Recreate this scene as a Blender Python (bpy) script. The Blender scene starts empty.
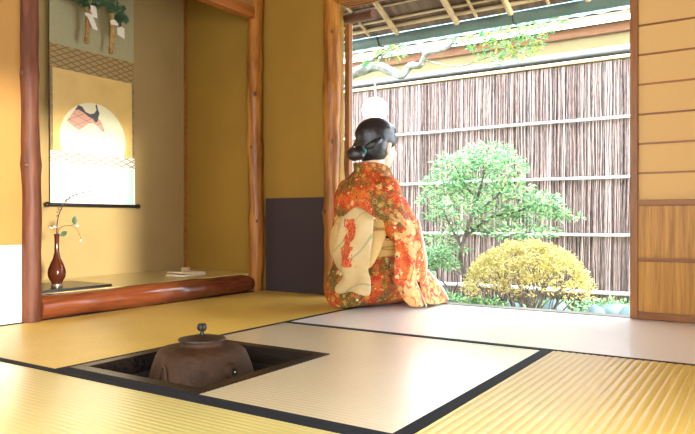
import bpy, bmesh, math, random
from mathutils import Vector, Matrix, noise
random.seed(7)
PI = math.pi
C = bpy.context.scene.collection

# ------------------------------------------------------------------ helpers
def tag(o, label=None, cat=None, group=None, kind=None):
    if label: o['label'] = label
    if cat: o['category'] = cat
    if group: o['group'] = group
    if kind: o['kind'] = kind
    return o

def empty(name, loc=(0, 0, 0), rz=0.0):
    o = bpy.data.objects.new(name, None); C.objects.link(o)
    o.location = loc; o.rotation_euler = (0, 0, rz); o.empty_display_size = .05
    return o

class MB:
    """collects simple shapes into one mesh"""
    def __init__(s): s.bm = bmesh.new()
    def box(s, x0, x1, y0, y1, z0, z1, bev=0.0):
        v = [s.bm.verts.new(p) for p in ((x0,y0,z0),(x1,y0,z0),(x1,y1,z0),(x0,y1,z0),(x0,y0,z1),(x1,y0,z1),(x1,y1,z1),(x0,y1,z1))]
        fs = [s.bm.faces.new([v[i] for i in f]) for f in ((3,2,1,0),(4,5,6,7),(0,1,5,4),(1,2,6,5),(2,3,7,6),(3,0,4,7))]
        if bev > 0:
            es = {e for f in fs for e in f.edges}
            bmesh.ops.bevel(s.bm, geom=list(es), offset=bev, segments=2, profile=.7, affect='EDGES')
        return s
    def grid(s, rows, close=False, caps=False):
        """rows: list of lists of points"""
        vs = [[s.bm.verts.new(p) for p in r] for r in rows]
        n = len(rows[0])
        for i in range(len(rows)-1):
            for j in range(n if close else n-1):
                k = (j+1) % n
                s.bm.faces.new((vs[i][j], vs[i][k], vs[i+1][k], vs[i+1][j]))
        if caps:
            s.bm.faces.new(list(reversed(vs[0]))); s.bm.faces.new(vs[-1])
        return s
    def tube(s, pts, rads, seg=10, caps=True, wob=0.0, squash=1.0):
        pts = [Vector(p) for p in pts]
        if not hasattr(rads, '__len__'): rads = [rads]*len(pts)
        rows = []; up = None
        for i, p in enumerate(pts):
            d = (pts[min(i+1, len(pts)-1)] - pts[max(i-1, 0)]).normalized()
            if up is None:
                up = Vector((0,0,1)) if abs(d.z) < .9 else Vector((1,0,0))
            a = (up - d*up.dot(d)).normalized(); b = d.cross(a); up = a
            row = []
            for j in range(seg):
                t = 2*PI*j/seg; r = rads[i]
                if wob: r *= 1 + wob*noise.noise(Vector((math.cos(t)*1.3, math.sin(t)*1.3, 0)) + p*9)
                row.append(p + a*math.cos(t)*r + b*math.sin(t)*r*squash)
            rows.append(row)
        return s.grid(rows, True, caps)
    def lathe(s, prof, c=(0,0,0), seg=40, sx=1.0, sy=1.0):
        rows = [[(c[0]+r*math.cos(2*PI*j/seg)*sx, c[1]+r*math.sin(2*PI*j/seg)*sy, c[2]+z) for j in range(seg)] for r, z in prof]
        return s.grid(rows, True, True)
    def ell(s, c, r, rot=None, sub=3):
        m = Matrix.Translation(c) @ (rot.to_4x4() if rot else Matrix()) @ Matrix.Diagonal((r[0], r[1], r[2], 1))
        bmesh.ops.create_icosphere(s.bm, subdivisions=sub, radius=1, matrix=m)
        return s
    def cap(s, p0, r0, p1, r1, n=7, sub=2):
        p0, p1 = Vector(p0), Vector(p1)
        for i in range(n):
            t = i/(n-1); r = r0+(r1-r0)*t
            s.ell(p0.lerp(p1, t), (r, r, r), sub=sub)
        return s
    def prism(s, pts, axis, a, b):
        """pts: 2D outline; axis 'x','y','z' = direction of extrusion"""
        def P(u, v, w): return {'x': (w,u,v), 'y': (u,w,v), 'z': (u,v,w)}[axis]
        v0 = [s.bm.verts.new(P(u,v,a)) for u,v in pts]; v1 = [s.bm.verts.new(P(u,v,b)) for u,v in pts]
        n = len(pts)
        s.bm.faces.new(v0); s.bm.faces.new(list(reversed(v1)))
        for i in range(n): s.bm.faces.new((v0[i], v1[i], v1[(i+1)%n], v0[(i+1)%n]))
        return s
    def build(s, name, mat, parent=None, smooth=False, autos=True):
        bmesh.ops.recalc_face_normals(s.bm, faces=s.bm.faces)
        me = bpy.data.meshes.new(name); s.bm.to_mesh(me); s.bm.free()
        if mat: me.materials.append(mat)
        o = bpy.data.objects.new(name, me); C.objects.link(o)
        if parent: o.parent = parent
        if smooth:
            for p in me.polygons: p.use_smooth = True
            if autos:
                try: me.set_sharp_from_angle(angle=math.radians(50))
                except Exception: pass
        return o

def bake(o, mods):
    """apply modifiers (type, dict) to a mesh object"""
    for t, kw in mods:
        m = o.modifiers.new(t, t)
        for k, v in kw.items(): setattr(m, k, v)
    dg = bpy.context.evaluated_depsgraph_get(); dg.update()
    me = bpy.data.meshes.new_from_object(o.evaluated_get(dg))
    o.modifiers.clear(); old = o.data; o.data = me; bpy.data.meshes.remove(old)
    for p in me.polygons: p.use_smooth = True
    return o

# ------------------------------------------------------------------ materials
class N:
    def __init__(s, name):
        s.m = bpy.data.materials.new(name); s.m.use_nodes = True
        s.t = s.m.node_tree; s.n = s.t.nodes; s.l = s.t.links
        s.b = s.n['Principled BSDF']
    def node(s, t, **kw):
        n = s.n.new(t)
        for k, v in kw.items():
            if k.startswith('i_'): n.inputs[k[2:].replace('_', ' ')].default_value = v
            else: setattr(n, k, v)
        return n
    def link(s, a, b): s.l.new(a, b)
    def coord(s, scale=(1,1,1), kind='Object', rot=(0,0,0)):
        tc = s.node('ShaderNodeTexCoord'); mp = s.node('ShaderNodeMapping')
        mp.inputs['Scale'].default_value = scale; mp.inputs['Rotation'].default_value = rot
        s.link(tc.outputs[kind], mp.inputs['Vector']); return mp.outputs[0]
    def noise(s, vec, scale=5, detail=4, rough=.55, dist=0):
        n = s.node('ShaderNodeTexNoise'); n.inputs['Scale'].default_value = scale
        n.inputs['Detail'].default_value = detail; n.inputs['Roughness'].default_value = rough
        n.inputs['Distortion'].default_value = dist
        if vec: s.link(vec, n.inputs['Vector'])
        return n.outputs['Fac']
    def ramp(s, fac, stops, interp='LINEAR'):
        r = s.node('ShaderNodeValToRGB'); r.color_ramp.interpolation = interp
        e = r.color_ramp.elements
        while len(e) < len(stops): e.new(.5)
        for i, (p, c) in enumerate(stops):
            e[i].position = p; e[i].color = (*c, 1) if len(c) == 3 else c
        s.link(fac, r.inputs[0]); return r.outputs[0]
    def mix(s, fac, a, b, mode='MIX'):
        m = s.node('ShaderNodeMix', data_type='RGBA', blend_type=mode)
        for k, x in (('Factor', fac), ('A', a), ('B', b)):
            i = [q for q in m.inputs if q.name == k and (q.type == 'RGBA' if k != 'Factor' else q.type == 'VALUE')][0]
            if isinstance(x, (int, float)): i.default_value = x
            elif isinstance(x, tuple): i.default_value = (*x, 1)
            else: s.link(x, i)
        return [q for q in m.outputs if q.type == 'RGBA'][0]
    def math(s, op, a, b=None, c=None, clamp=False):
        m = s.node('ShaderNodeMath', operation=op, use_clamp=clamp)
        for i, x in enumerate((a, b, c)):
            if x is None: continue
            if isinstance(x, (int, float)): m.inputs[i].default_value = x
            else: s.link(x, m.inputs[i])
        return m.outputs[0]
    def bump(s, h, strength=.3, dist=.01):
        b = s.node('ShaderNodeBump'); b.inputs['Strength'].default_value = strength; b.inputs['Distance'].default_value = dist
        s.link(h, b.inputs['Height']); s.link(b.outputs[0], s.b.inputs['Normal'])
    def set(s, col=None, rough=None, metal=None, **kw):
        if col is not None:
            if isinstance(col, tuple): s.b.inputs['Base Color'].default_value = (*col, 1)
            else: s.link(col, s.b.inputs['Base Color'])
        if rough is not None: s.b.inputs['Roughness'].default_value = rough
        if metal is not None: s.b.inputs['Metallic'].default_value = metal
        for k, v in kw.items(): s.b.inputs[k.replace('_', ' ')].default_value = v
        return s.m

def plain(name, col, rough=.6, metal=0, var=.12, scale=20, bump=.1, **kw):
    m = N(name); v = m.coord()
    f = m.noise(v, scale)
    d = tuple(max(0, c*(1-var)) for c in col); l = tuple(min(1, c*(1+var)) for c in col)
    m.set(m.ramp(f, [(.3, d), (.7, l)]), rough, metal, **kw)
    if bump: m.bump(m.noise(v, scale*6), bump, .004)
    return m.m

def wood(name, dark, light, axis='z', rough=.45, freq=14, bump=.15, **kw):
    m = N(name)
    sc = {'x': (1.0, freq, freq), 'y': (freq, 1.0, freq), 'z': (freq, freq, 1.0)}[axis]
    v = m.coord(sc)
    f = m.noise(v, 2.2, 6, .6, .4); f2 = m.noise(v, 9, 3)
    f = m.math('ADD', m.math('MULTIPLY', f, .7), m.math('MULTIPLY', f2, .3))
    m.b.inputs['Specular IOR Level'].default_value = .3
    m.set(m.ramp(f, [(.36, dark), (.6, light)]), rough, 0, **kw)
    m.bump(f, bump, .004)
    return m.m

def plaster(name, col, var=.08):
    m = N(name); v = m.coord()
    f = m.noise(v, 3, 5); f2 = m.noise(v, 160, 3)
    d = tuple(c*(1-var) for c in col); l = tuple(min(1, c*(1+var)) for c in col)
    m.set(m.ramp(f, [(.3, d), (.7, l)]), .85)
    m.bump(f2, .12, .002)
    return m.m

M = {}
OCHRE = (.29, .155, .014)
M['plaster'] = plaster('ochre_plaster', OCHRE)
M['dado'] = plaster('slate_dado_paper', (.036, .021, .020), .05)
M['white_paper'] = plaster('white_wall_paper', (.82, .80, .74), .04)
M['ceiling'] = wood('ceiling_boards', (.22, .12, .05), (.38, .22, .09), 'y', .6)
M['orange_log'] = wood('orange_peeled_log', (.12, .032, .004), (.42, .165, .024), 'z', .38, 12, .25)
M['red_log'] = wood('red_brown_log', (.05, .014, .006), (.14, .042, .015), 'z', .55, 9, .12)
M['sill_log'] = wood('polished_sill_log', (.065, .013, .005), (.18, .048, .015), 'y', .15, 7, .06)
M['lintel'] = wood('lintel_wood', (.22, .065, .012), (.36, .12, .025), 'y', .4)
M['frame_x'] = wood('door_frame_wood_x', (.17, .06, .012), (.32, .12, .024), 'x', .4)
M['frame_z'] = wood('door_frame_wood_z', (.17, .06, .012), (.32, .12, .024), 'z', .4)
M['koshi'] = wood('door_panel_wood', (.30, .125, .012), (.52, .25, .036), 'z', .42, 22, .08)
M['knot'] = plain('dark_knot', (.10, .035, .012), .5, bump=.3)
M['black_cloth'] = plain('black_border_cloth', (.010, .011, .013), .8, scale=200, Specular_IOR_Level=.2)
M['lacquer'] = plain('black_lacquer', (.010, .009, .009), .25, bump=0)
M['hearth_wood'] = wood('hearth_frame_wood', (.008, .006, .005), (.024, .016, .011), 'x', .25)
M['iron_dark'] = plain('soot_iron', (.02, .018, .016), .6, .6)

# tatami rush
def tatami_mat_material(name, axis, dark, light):
    m = N(name)
    # axis = running direction of the ridges; fibres cross it
    v = m.coord((30, 500, 1) if axis == 'y' else (500, 30, 1))
    big = m.noise(m.coord((1.2, 1.2, 1)), 3, 4)
    f = m.noise(v, 1.0, 3)
    fac = m.math('ADD', m.math('MULTIPLY', f, .5), m.math('MULTIPLY', big, .5))
    m.set(m.ramp(fac, [(.3, dark), (.7, light)]), .28)
    m.b.inputs['Specular IOR Level'].default_value = .9 if axis == 'x' else .35
    m.b.inputs['Anisotropic'].default_value = .85
    tg = m.node('ShaderNodeCombineXYZ'); tg.inputs[0].default_value = 1.0 if axis == 'x' else 0.0; tg.inputs[1].default_value = 0.0 if axis == 'x' else 1.0
    m.link(tg.outputs[0], m.b.inputs['Tangent'])
    m.bump(f, .12, .0010)
    m.b.inputs['Coat Weight'].default_value = 1.0 if axis == 'x' else .15; m.b.inputs['Coat Roughness'].default_value = .2; m.b.inputs['Coat IOR'].default_value = 1.95
    return m.m
M['rush_y'] = tatami_mat_material('rush_long_y', 'y', (.56, .35, .062), (.71, .48, .11))
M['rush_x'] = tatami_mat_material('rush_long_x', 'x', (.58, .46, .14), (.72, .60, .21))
M['rush_garden_light'] = tatami_mat_material('rush_garden_light', 'x', (.80, .78, .70), (.87, .85, .78))  # paler rush: whiteness of garden light on this mat put into its colour
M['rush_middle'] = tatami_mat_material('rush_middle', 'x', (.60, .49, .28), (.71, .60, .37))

# ------------------------------------------------------------------ room shell
def struct(name, mb, mat, parent=None, **kw):
    o = mb.build(name, mat, parent, **kw)
    if not parent: o['kind'] = 'structure'
    return o

XR, YN, ZC = 2.93, -3.70, 2.0      # right wall, near wall, ceiling
HX0, HX1, HY0, HY1 = .862, 1.358, -1.822, -1.283   # hearth outer

fl = MB()
fl.box(-.75, XR+.1, YN-.1, HY0-.0, -.12, -.052); fl.box(-.75, XR+.1, HY1, 0.0, -.12, -.052)
fl.box(-.75, HX0, HY0, HY1, -.12, -.052); fl.box(HX1, XR+.1, HY0, HY1, -.12, -.052)
struct('floor', fl, M['hearth_wood'])

w = MB()                       # wall with the alcove opening (plane x = 0)
w.box(-.09, 0, YN-.1, -1.41, -.052, ZC); w.box(-.03, 0, -1.41, 0.0, 1.60, ZC)
M['plaster_left'] = plaster('side_plaster', (.36, .18, .042)); struct('wall_left', w, M['plaster_left'])
w = MB(); w.box(-.73, -.63, -1.47, .1, -.052, ZC)
M['plaster_glare'] = plaster('ochre_plaster_glare', (.37, .255, .095)); struct('wall_alcove_back', w, M['plaster_glare'])  # same ochre plaster, paled so the colour carries the sun glare
w = MB(); w.box(-.63, -.09, -1.47, -1.41, -.052, ZC)
struct('wall_alcove_side', w, M['plaster'])
w = MB()                       # garden side wall (plane y = 0)
w.box(-.63, .50, 0, .10, -.052, ZC); w.box(.50, XR+.1, 0, .10, 1.60, ZC+.4); w.box(2.86, XR+.1, 0.001, .10, -.052, 1.6)
struct('wall_garden_side', w, M['plaster'])
VY0, VY1, VZ0, VZ1 = -2.95, -1.78, .10, 1.12
w = MB(); w.box(XR, XR+.1, YN-.1, VY0, -.052, ZC); w.box(XR, XR+.1, VY1, 0.0, -.052, ZC)
w.box(XR, XR+.1, VY0, VY1, -.052, VZ0); w.box(XR, XR+.1, VY0, VY1, VZ1, ZC)
struct('wall_right', w, M['plaster'])
w = MB()
WX0, WX1, WZ0, WZ1 = .50, 2.70, .30, 1.55
w.box(0, WX0, YN-.1, YN, -.052, ZC); w.box(WX1, XR, YN-.1, YN, -.052, ZC)
w.box(WX0, WX1, YN-.1, YN, -.052, WZ0); w.box(WX0, WX1, YN-.1, YN, WZ1, ZC)
struct('wall_near', w, M['plaster'])
w = MB(); w.box(-.75, XR+.1, YN-.1, .1, ZC, ZC+.06)
struct('ceiling', w, M['ceiling'])
# window frame in the near wall
wf = empty('window_1', ((WX0+WX1)/2, YN, WZ0)); wf['kind'] = 'structure'
m = MB(); a = (WX1-WX0)/2; hgt = WZ1-WZ0
m.box(-a, a, -.08, .02, 0, .04); m.box(-a, a, -.08, .02, hgt-.04, hgt); m.box(-a, -a+.04, -.08, .02, .04, hgt-.04); m.box(a-.04, a, -.08, .02, .04, hgt-.04)
m.build('window_frame', M['frame_x'], wf)

wf = empty('window_added', (XR, (VY0+VY1)/2, VZ0)); wf['kind'] = 'structure'  # unseen window added in the right wall to brighten alcove and left wall
m = MB(); a = (VY1-VY0)/2; hgt = VZ1-VZ0
m.box(-.02, .08, -a, a, 0, .04); m.box(-.02, .08, -a, a, hgt-.04, hgt); m.box(-.02, .08, -a, -a+.04, .04, hgt-.04); m.box(-.02, .08, a-.04, a, .04, hgt-.04)
m.build('window_frame', M['frame_z'], wf)

# dado papers
w = MB(); w.box(.028, .46, -.0025, -.0002, 0, .530); o = struct('trim_1', w, M['dado'])
w = MB(); w.box(.0002, .0025, YN, -1.447, 0, .306); o = struct('trim_2', w, M['white_paper'])

# natural logs
def log_post(name, x, y, z0, z1, r, mat, knots=(), amp=.004, seg=18, bend=.004, squash=1.0):
    root = empty(name, (x, y, z0)); root['kind'] = 'structure'
    m = MB(); n = 46; pts = []; rr = []
    for i in range(n):
        t = i/(n-1); z = (z1-z0)*t
        pts.append((bend*math.sin(z*4.1+x*7), bend*math.sin(z*3.3+1), z)); k = r
        for kz, ka, ks in knots:
            k += .0065*ks*math.exp(-((z+z0-kz)/.035)**2)
        rr.append(k + amp*noise.noise(Vector((x*5, y*3, z*6))))
    m.tube(pts, rr, seg, True, .10, squash)
    m.build('log', mat, root, smooth=True)
    for kz, ka, ks in knots:
        m = MB(); rx = r+.0062*ks+amp*.2
        c = (math.cos(ka)*rx, math.sin(ka)*rx, kz-z0)
        rot = Matrix.Rotation(ka, 3, 'Z')
        m.ell(c, (.004, .009*ks, .013*ks), rot, 2); m.build('knot', M['knot'], root, smooth=True)
    return root
log_post('trim_3', 0.0, -1.411, 0, ZC, .0365, M['red_log'], [(.62, -.85, .8), (.98, -1.3, .9)], .002)
log_post('trim_4', -.012, -.045, 0, ZC, .042, M['orange_log'], [(1.12, -.9, 1.1), (1.30, -2.0, .9), (.82, -1.4, .8), (.40, -.7, .8)], .004)
log_post('trim_5', .500, -.012, 0, ZC, .046, M['orange_log'], [(1.10, -1.35, 1.2), (.82, -.95, 1.0), (.45, -1.9, .9), (1.40, -1.0, .8)], .005)
# alcove corner strip, lintel
w = MB(); w.box(-.629, -.614, -.016, -.001, .10, ZC-.001, .004); struct('trim_6', w, M['lintel'])
w = MB(); w.box(-.035, .022, -1.376, -.09, 1.548, 1.612, .006); struct('trim_7', w, M['lintel'])
# alcove floor (rush covered board) and the front sill log
w = MB(); w.box(-.628, -.045, -1.408, -.002, -.05, .100); struct('trim_8', w, M['rush_x'])
m = MB(); n = 40; pts = []; rr = []
for i in range(n):
    t = i/(n-1); y = -1.376 + t*(1.285)
    pts.append((-.012+.004*math.sin(y*5), y, .049)); rr.append(.052+.0022*math.sin(y*7)+.002*noise.noise(Vector((0, y*5, 0))))
rr[-1] *= .72; rr[-2] *= .93
m.tube(pts, rr, 22, True, .05, 1.0)
struct('trim_9', m, M['sill_log'], smooth=True)
# dark gap line along alcove front (floor edge)
w = MB(); w.box(.0005, .008, YN, -.03, -.05, .003); struct('trim_10', w, M['black_cloth'])

# opening: threshold, lintel rails, jamb
w = MB(); w.box(.547, XR, .0005, .070, -.06, .001, .002); struct('trim_11', w, wood('weathered_threshold', (.10, .08, .065), (.22, .185, .15), 'x', .4))
kam = empty('trim_12', (.547, 0, 1.552)); kam['kind'] = 'structure'
L = XR-.547
m = MB(); m.box(0, L, -.035, .085, .022, .048); m.build('lintel_beam', M['frame_x'], kam)
for y0 in (-.035, -.008, .020, .050):
    m = MB(); m.box(0, L, y0, y0+.016, 0.0, .022, .002); m.build('groove_rail', M['frame_x'], kam)
w = MB(); w.box(.548, .576, .035, .068, 0.0012, 1.46, .003); struct('trim_13', w, M['frame_z'])
w = MB(); w.box(.571, .576, .0682, .0695, 0.0012, 1.46); struct('trim_14', w, M['white_paper'])
m = MB(); m.tube([(.50, .125, 1.515), (.675, .125, 1.515)], .030, 14); struct('trim_15', m, M['knot'], smooth=True)

# sliding paper door (shoji)
dr = empty('door_1', (1.985, -.012, 0.0)); dr['kind'] = 'structure'
dr['label'] = 'sliding paper door with brown rails and wooden lower panels'
W_ = .90; H_ = 1.549
for x0, x1 in ((0, .030), (W_-.030, W_)):
    m = MB(); m.box(x0, x1, -.016, .016, .002, H_, .003); m.build('stile', M['frame_z'], dr)
for z0, z1 in ((.002, .030), (.236, .250), (.462, .486), (H_-.035, H_)):
    m = MB(); m.box(.030, W_-.030, -.014, .014, z0, z1, .002); m.build('rail', M['frame_x'], dr)
for z in (.595, .715, .835, .957, 1.078, 1.198, 1.318, 1.438):
    m = MB(); m.box(.030, W_-.030, -.0035, .003, z-.0035, z+.0035); m.build('thin_rail', M['frame_x'], dr)
mp = N('door_paper'); mp.set((.70, .44, .165), .8)
tr = mp.node('ShaderNodeBsdfTranslucent'); tr.inputs[0].default_value = (.8, .66, .42, 1)
mx = mp.node('ShaderNodeMixShader'); mx.inputs[0].default_value = .10
mp.link(mp.b.outputs[0], mx.inputs[1]); mp.link(tr.outputs[0], mx.inputs[2]); mp.link(mx.outputs[0], mp.n['Material Output'].inputs[0])
m = MB(); m.box(.030, W_-.030, .003, .0036, .486, H_-.035); m.build('door_paper', mp.m, dr)
for z0, z1 in ((.030, .236), (.250, .462)):
    m = MB(); m.box(.030, W_-.030, -.003, .003, z0, z1); m.build('wood_panel', M['koshi'], dr)

# ------------------------------------------------------------------ tatami
RIB = .0158
def tatami(name, x0, x1, y0, y1, axis, label, borders, hole=None, group='tatami mats on the floor', mat=None):
    RIB = .0158 if axis == 'x' else .0208
    """axis: ridge direction.  borders: strips (x0,x1,y0,y1)"""
    root = empty(name, ((x0+x1)/2, (y0+y1)/2, 0)); tag(root, label, 'tatami mat', group)
    ox, oy = (x0+x1)/2, (y0+y1)/2
    m = MB()
    prof = [(0, .0004), (.12, .0014), (.32, .0019), (.5, .0020), (.68, .0019), (.88, .0014)]
    if axis == 'x': prof = [(u, .0008+(z-.0004)*.45) for u, z in prof]
    def ribs(a0, a1, b0, b1, flip):
        # ridges stacked along b, running along a
        n = max(1, round((b1-b0)/RIB)); st = (b1-b0)/n; rows = []
        for i in range(n):
            for u, z in prof: rows.append((b0+(i+u)*st, z-.0022))
        rows.append((b1, -.0022))
        if flip: m.grid([[(a0-ox, b-oy, z), (a1-ox, b-oy, z)] for b, z in rows])
        else: m.grid([[(b-ox, a0-oy, z), (b-ox, a1-oy, z)] for b, z in rows])
    if hole:
        hx, hy = hole
        ribs(x0, x1, hy, y1, True); ribs(hx, x1, y0, hy, True)
    elif axis == 'x': ribs(x0, x1, y0, y1, True)
    else: ribs(y0, y1, x0, x1, False)
    if hole:
        hx, hy = hole
        m.box(x0-ox, x1-ox, hy-oy, y1-oy, -.05, -.0022); m.box(hx-ox, x1-ox, y0-oy, hy-oy, -.05, -.0022)
    else:
        m.box(x0-ox, x1-ox, y0-oy, y1-oy, -.05, -.0022)
    m.build('rush_surface', M[mat] if mat else M['rush_x'] if axis == 'x' else M['rush_y'], root, smooth=True)
    for bx0, bx1, by0, by1 in borders:
        m = MB(); m.box(bx0-ox, bx1-ox, by0-oy, by1-oy, -.004, .0012); m.build('border', M['black_cloth'], root)
    return root
X1, X2, X3 = .862, 1.872, 2.93
Y1, Y2, Y3 = -.862, -1.850, -2.75
b = .020
tatami('tatami_mat', .009, X1-.001, Y2+.001, -.001, 'y', 'golden tatami mat running along the front of the alcove log', [(.009, .018, Y2+.001, -.001), (X1-.016, X1-.001, Y2+.001, -.001)])
tatami('tatami_mat', X1, X3, Y1, -.001, 'x', 'pale bright tatami mat along the garden opening, under the kneeling woman', [(X1, X3, Y1, Y1+.013), (X1, X3, -.006, -.001)], mat='rush_garden_light')
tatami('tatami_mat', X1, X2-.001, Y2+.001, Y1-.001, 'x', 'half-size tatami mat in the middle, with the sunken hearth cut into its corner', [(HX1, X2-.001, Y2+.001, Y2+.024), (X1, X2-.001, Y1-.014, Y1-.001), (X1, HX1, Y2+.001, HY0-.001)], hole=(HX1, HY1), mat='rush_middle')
tatami('tatami_mat', X2, X3, Y3, Y1-.001, 'y', 'ribbed golden tatami mat running from the middle half mat to the near right corner', [(X2, X2+.034, Y3, Y1-.001), (X3-.03, X3, Y3, Y1-.001)])
tatami('tatami_mat', .009, X2-.001, Y3, Y2-.001, 'x', 'tatami mat in front of the hearth, nearest the camera on the left', [(.009, X2-.001, Y2-.026, Y2-.001), (.009, X2-.001, Y3, Y3+.025)])
tatami('tatami_mat', .009, X2-.001, YN+.001, Y3-.001, 'x', 'tatami mat behind the camera under the window, on the left', [(.009, X2-.001, Y3-.026, Y3-.001)])
tatami('tatami_mat', X2, X3, YN+.001, Y3-.001, 'x', 'tatami mat behind the camera under the window, on the right', [(X2, X3, Y3-.026, Y3-.001)])

# ------------------------------------------------------------------ hearth
cx, cy = (HX0+HX1)/2, (HY0+HY1)/2
he = empty('sunken_hearth', (cx, cy, 0)); tag(he, 'square sunken hearth with dark wooden rim let into the floor matting', 'hearth')
hw, hh = (HX1-HX0)/2-.0008, (HY1-HY0)/2-.0008
fw = .036
for q in ((-hw, hw, -hh, -hh+fw), (-hw, hw, hh-fw, hh), (-hw, -hw+fw, -hh+fw, hh-fw), (hw-fw, hw, -hh+fw, hh-fw)):
    m = MB(); m.box(*q, -.05, .0022, .002); m.build('rim_board', M['hearth_wood'], he)
m = MB(); t = .02; i0, i1 = hw-fw, hh-fw
m.box(-i0-t, -i0, -i1-t, i1+t, -.42, -.0505); m.box(i0, i0+t, -i1-t, i1+t, -.42, -.0505)
m.box(-i0, i0, -i1-t, -i1, -.42, -.0505); m.box(-i0, i0, i1, i1+t, -.42, -.0505); m.box(-i0-t, i0+t, -i1-t, i1+t, -.44, -.42)
M['pit'] = plain('pit_clay', (.010, .008, .007), .9)
m.build('pit_wall', M['pit'], he)
m = MB()
rows = []
for i in range(25):
    rows.append([(-i0+.001+(2*i0-.002)*i/24, -i1+.001+(2*i1-.002)*j/24, -.33+.02*noise.noise(Vector((i*.3, j*.3, 0)))+.03*(math.hypot(i-12, j-12)/12)) for j in range(25)])
m.grid(rows)
M['ash'] = plain('grey_ash', (.08, .075, .07), .95, scale=60, bump=.5)
tag(m.build('ash_bed', M['ash'], he, smooth=True), kind='stuff')
# iron trivet holding the kettle
kx, ky = cx-.008, cy-.006
tv = empty('iron_trivet', (kx, ky, -.33)); tag(tv, 'black iron three-legged trivet under the kettle in the hearth', 'trivet')
TVH = .022
m = MB(); m.tube([(.10*math.cos(t*PI/16), .10*math.sin(t*PI/16), .155) for t in range(33)], .006, 8, False); m.build('ring', M['iron_dark'], tv, smooth=True)
for k in range(3):
    a = k*2*PI/3+.3
    m = MB(); m.tube([(.10*math.cos(a), .10*math.sin(a), .155), (.115*math.cos(a), .115*math.sin(a), .06), (.12*math.cos(a), .12*math.sin(a), .0)], .006, 8); m.build('leg', M['iron_dark'], tv, smooth=True)

# kettle
kt = empty('tea_kettle', (kx, ky, -.168)); tag(kt, 'squat brown cast iron tea kettle with bud-knobbed lid sitting in the hearth', 'kettle')
mk = N('rusty_cast_iron'); v = mk.coord()
f = mk.noise(v, 9, 6, .65); f2 = mk.noise(v, 70, 5, .7)
mk.set(mk.ramp(f, [(.32, (.024, .010, .003)), (.55, (.048, .021, .008)), (.75, (.088, .045, .022))]), .6, .0, Specular_IOR_Level=.18)
mk.bump(mk.math('ADD', mk.math('MULTIPLY', f2, .5), mk.math('MULTIPLY', mk.noise(v, 28, 3), .9)), .8, .010)
prof = [(.02, .0), (.09, .004), (.128, .02), (.147, .045), (.153, .075), (.153, .100), (.148, .130), (.140, .158), (.131, .182), (.123, .198), (.114, .2055), (.098, .209), (.080, .211), (.066, .2125), (.0585, .2145), (.056, .219), (.0555, .227), (.052, .227), (.052, .214), (.03, .213)]
# (silhouette: nearly straight flaring flanks, crisp rounded shoulder)
m = MB(); rows = []
seg = 72
for r, z in prof:
    rw = []
    for j in range(seg):
        t = 2*PI*j/seg
        # soft rounded-square plan
        q = 1 + .028*math.cos(4*(t-.35)) if r > .1 else 1
        q += .008*noise.noise(Vector((math.cos(t)*3, math.sin(t)*3, z*25)))
        rw.append((r*q*math.cos(t), r*q*math.sin(t), z))
    rows.append(rw)
m.grid(rows, True, True); m.build('kettle_body', mk.m, kt, smooth=True)
m = MB(); m.lathe([(.01, .2275), (.058, .2275), (.0645, .2278), (.067, .2300), (.066, .2325), (.056, .2342), (.042, .2375), (.026, .2410), (.014, .2425), (.008, .243)], seg=48)
M['bronze'] = plain('brown_bronze', (.022, .011, .006), .42, .1, scale=30, bump=.2)
lid = m.build('lid', M['bronze'], kt, smooth=True)
m = MB(); m.tube([(0, 0, .241), (0, 0, .253)], [.007, .005], 10)
for k in range(5):
    a = k*2*PI/5
    m.ell((.0075*math.cos(a), .0075*math.sin(a), .264), (.007, .006, .0115), Matrix.Rotation(a, 3, 'Z'), 2)
m.ell((0, 0, .263), (.009, .009, .010), None, 2); m.build('knob', M['iron_dark'], lid, smooth=True)
# ring lugs with a hole
def lug(ang):
    c = Vector((math.cos(ang), math.sin(ang), 0)); t = Vector((-math.sin(ang), math.cos(ang), 0))
    o = c*.143 + Vector((0, 0, .160)); m = MB()
    n = (c*.95 + Vector((0, 0, .12))).normalized(); b2 = n.cross(t)
    rows = []
    for rr, dd in ((.024, -.012), (.0235, .006), (.019, .013), (.012, .013), (.0095, .004), (.009, -.010)):
        rows.append([o + n*dd + t*rr*math.cos(2*PI*j/24)*.8 + b2*rr*math.sin(2*PI*j/24) for j in range(24)])
    m.grid(rows, True, False); lg = m.build('lug', mk.m, kt, smooth=True)
    m = MB(); m.ell(o+n*.001, (.010, .010, .010), None, 2); m.build('lug_hole', M['iron_dark'], lg, smooth=True)
    m = MB(); m.ell(o+n*.011+t*.002-b2*.002, (.004, .004, .004), None, 2); m.build('rivet', M['bronze2'], lg, smooth=True)
M['bronze2'] = plain('bright_bronze', (.42, .36, .30), .25, .9, bump=0)
lug(-.19); lug(-.19+PI)
# raised crest and relief on the flank facing the left
m = MB(); pts = []
for i in range(30):
    a = -1.70 + .48*i/29
    h_ = .055 + .125*math.sin(PI*min(1, i/24*.95+.08))
    rad = .158 - max(0, h_-.12)*.16
    pts.append((rad*math.cos(a), rad*math.sin(a), h_))
m.tube(pts, .0035, 8); m.build('relief_arc', mk.m, kt, smooth=True)

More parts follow.
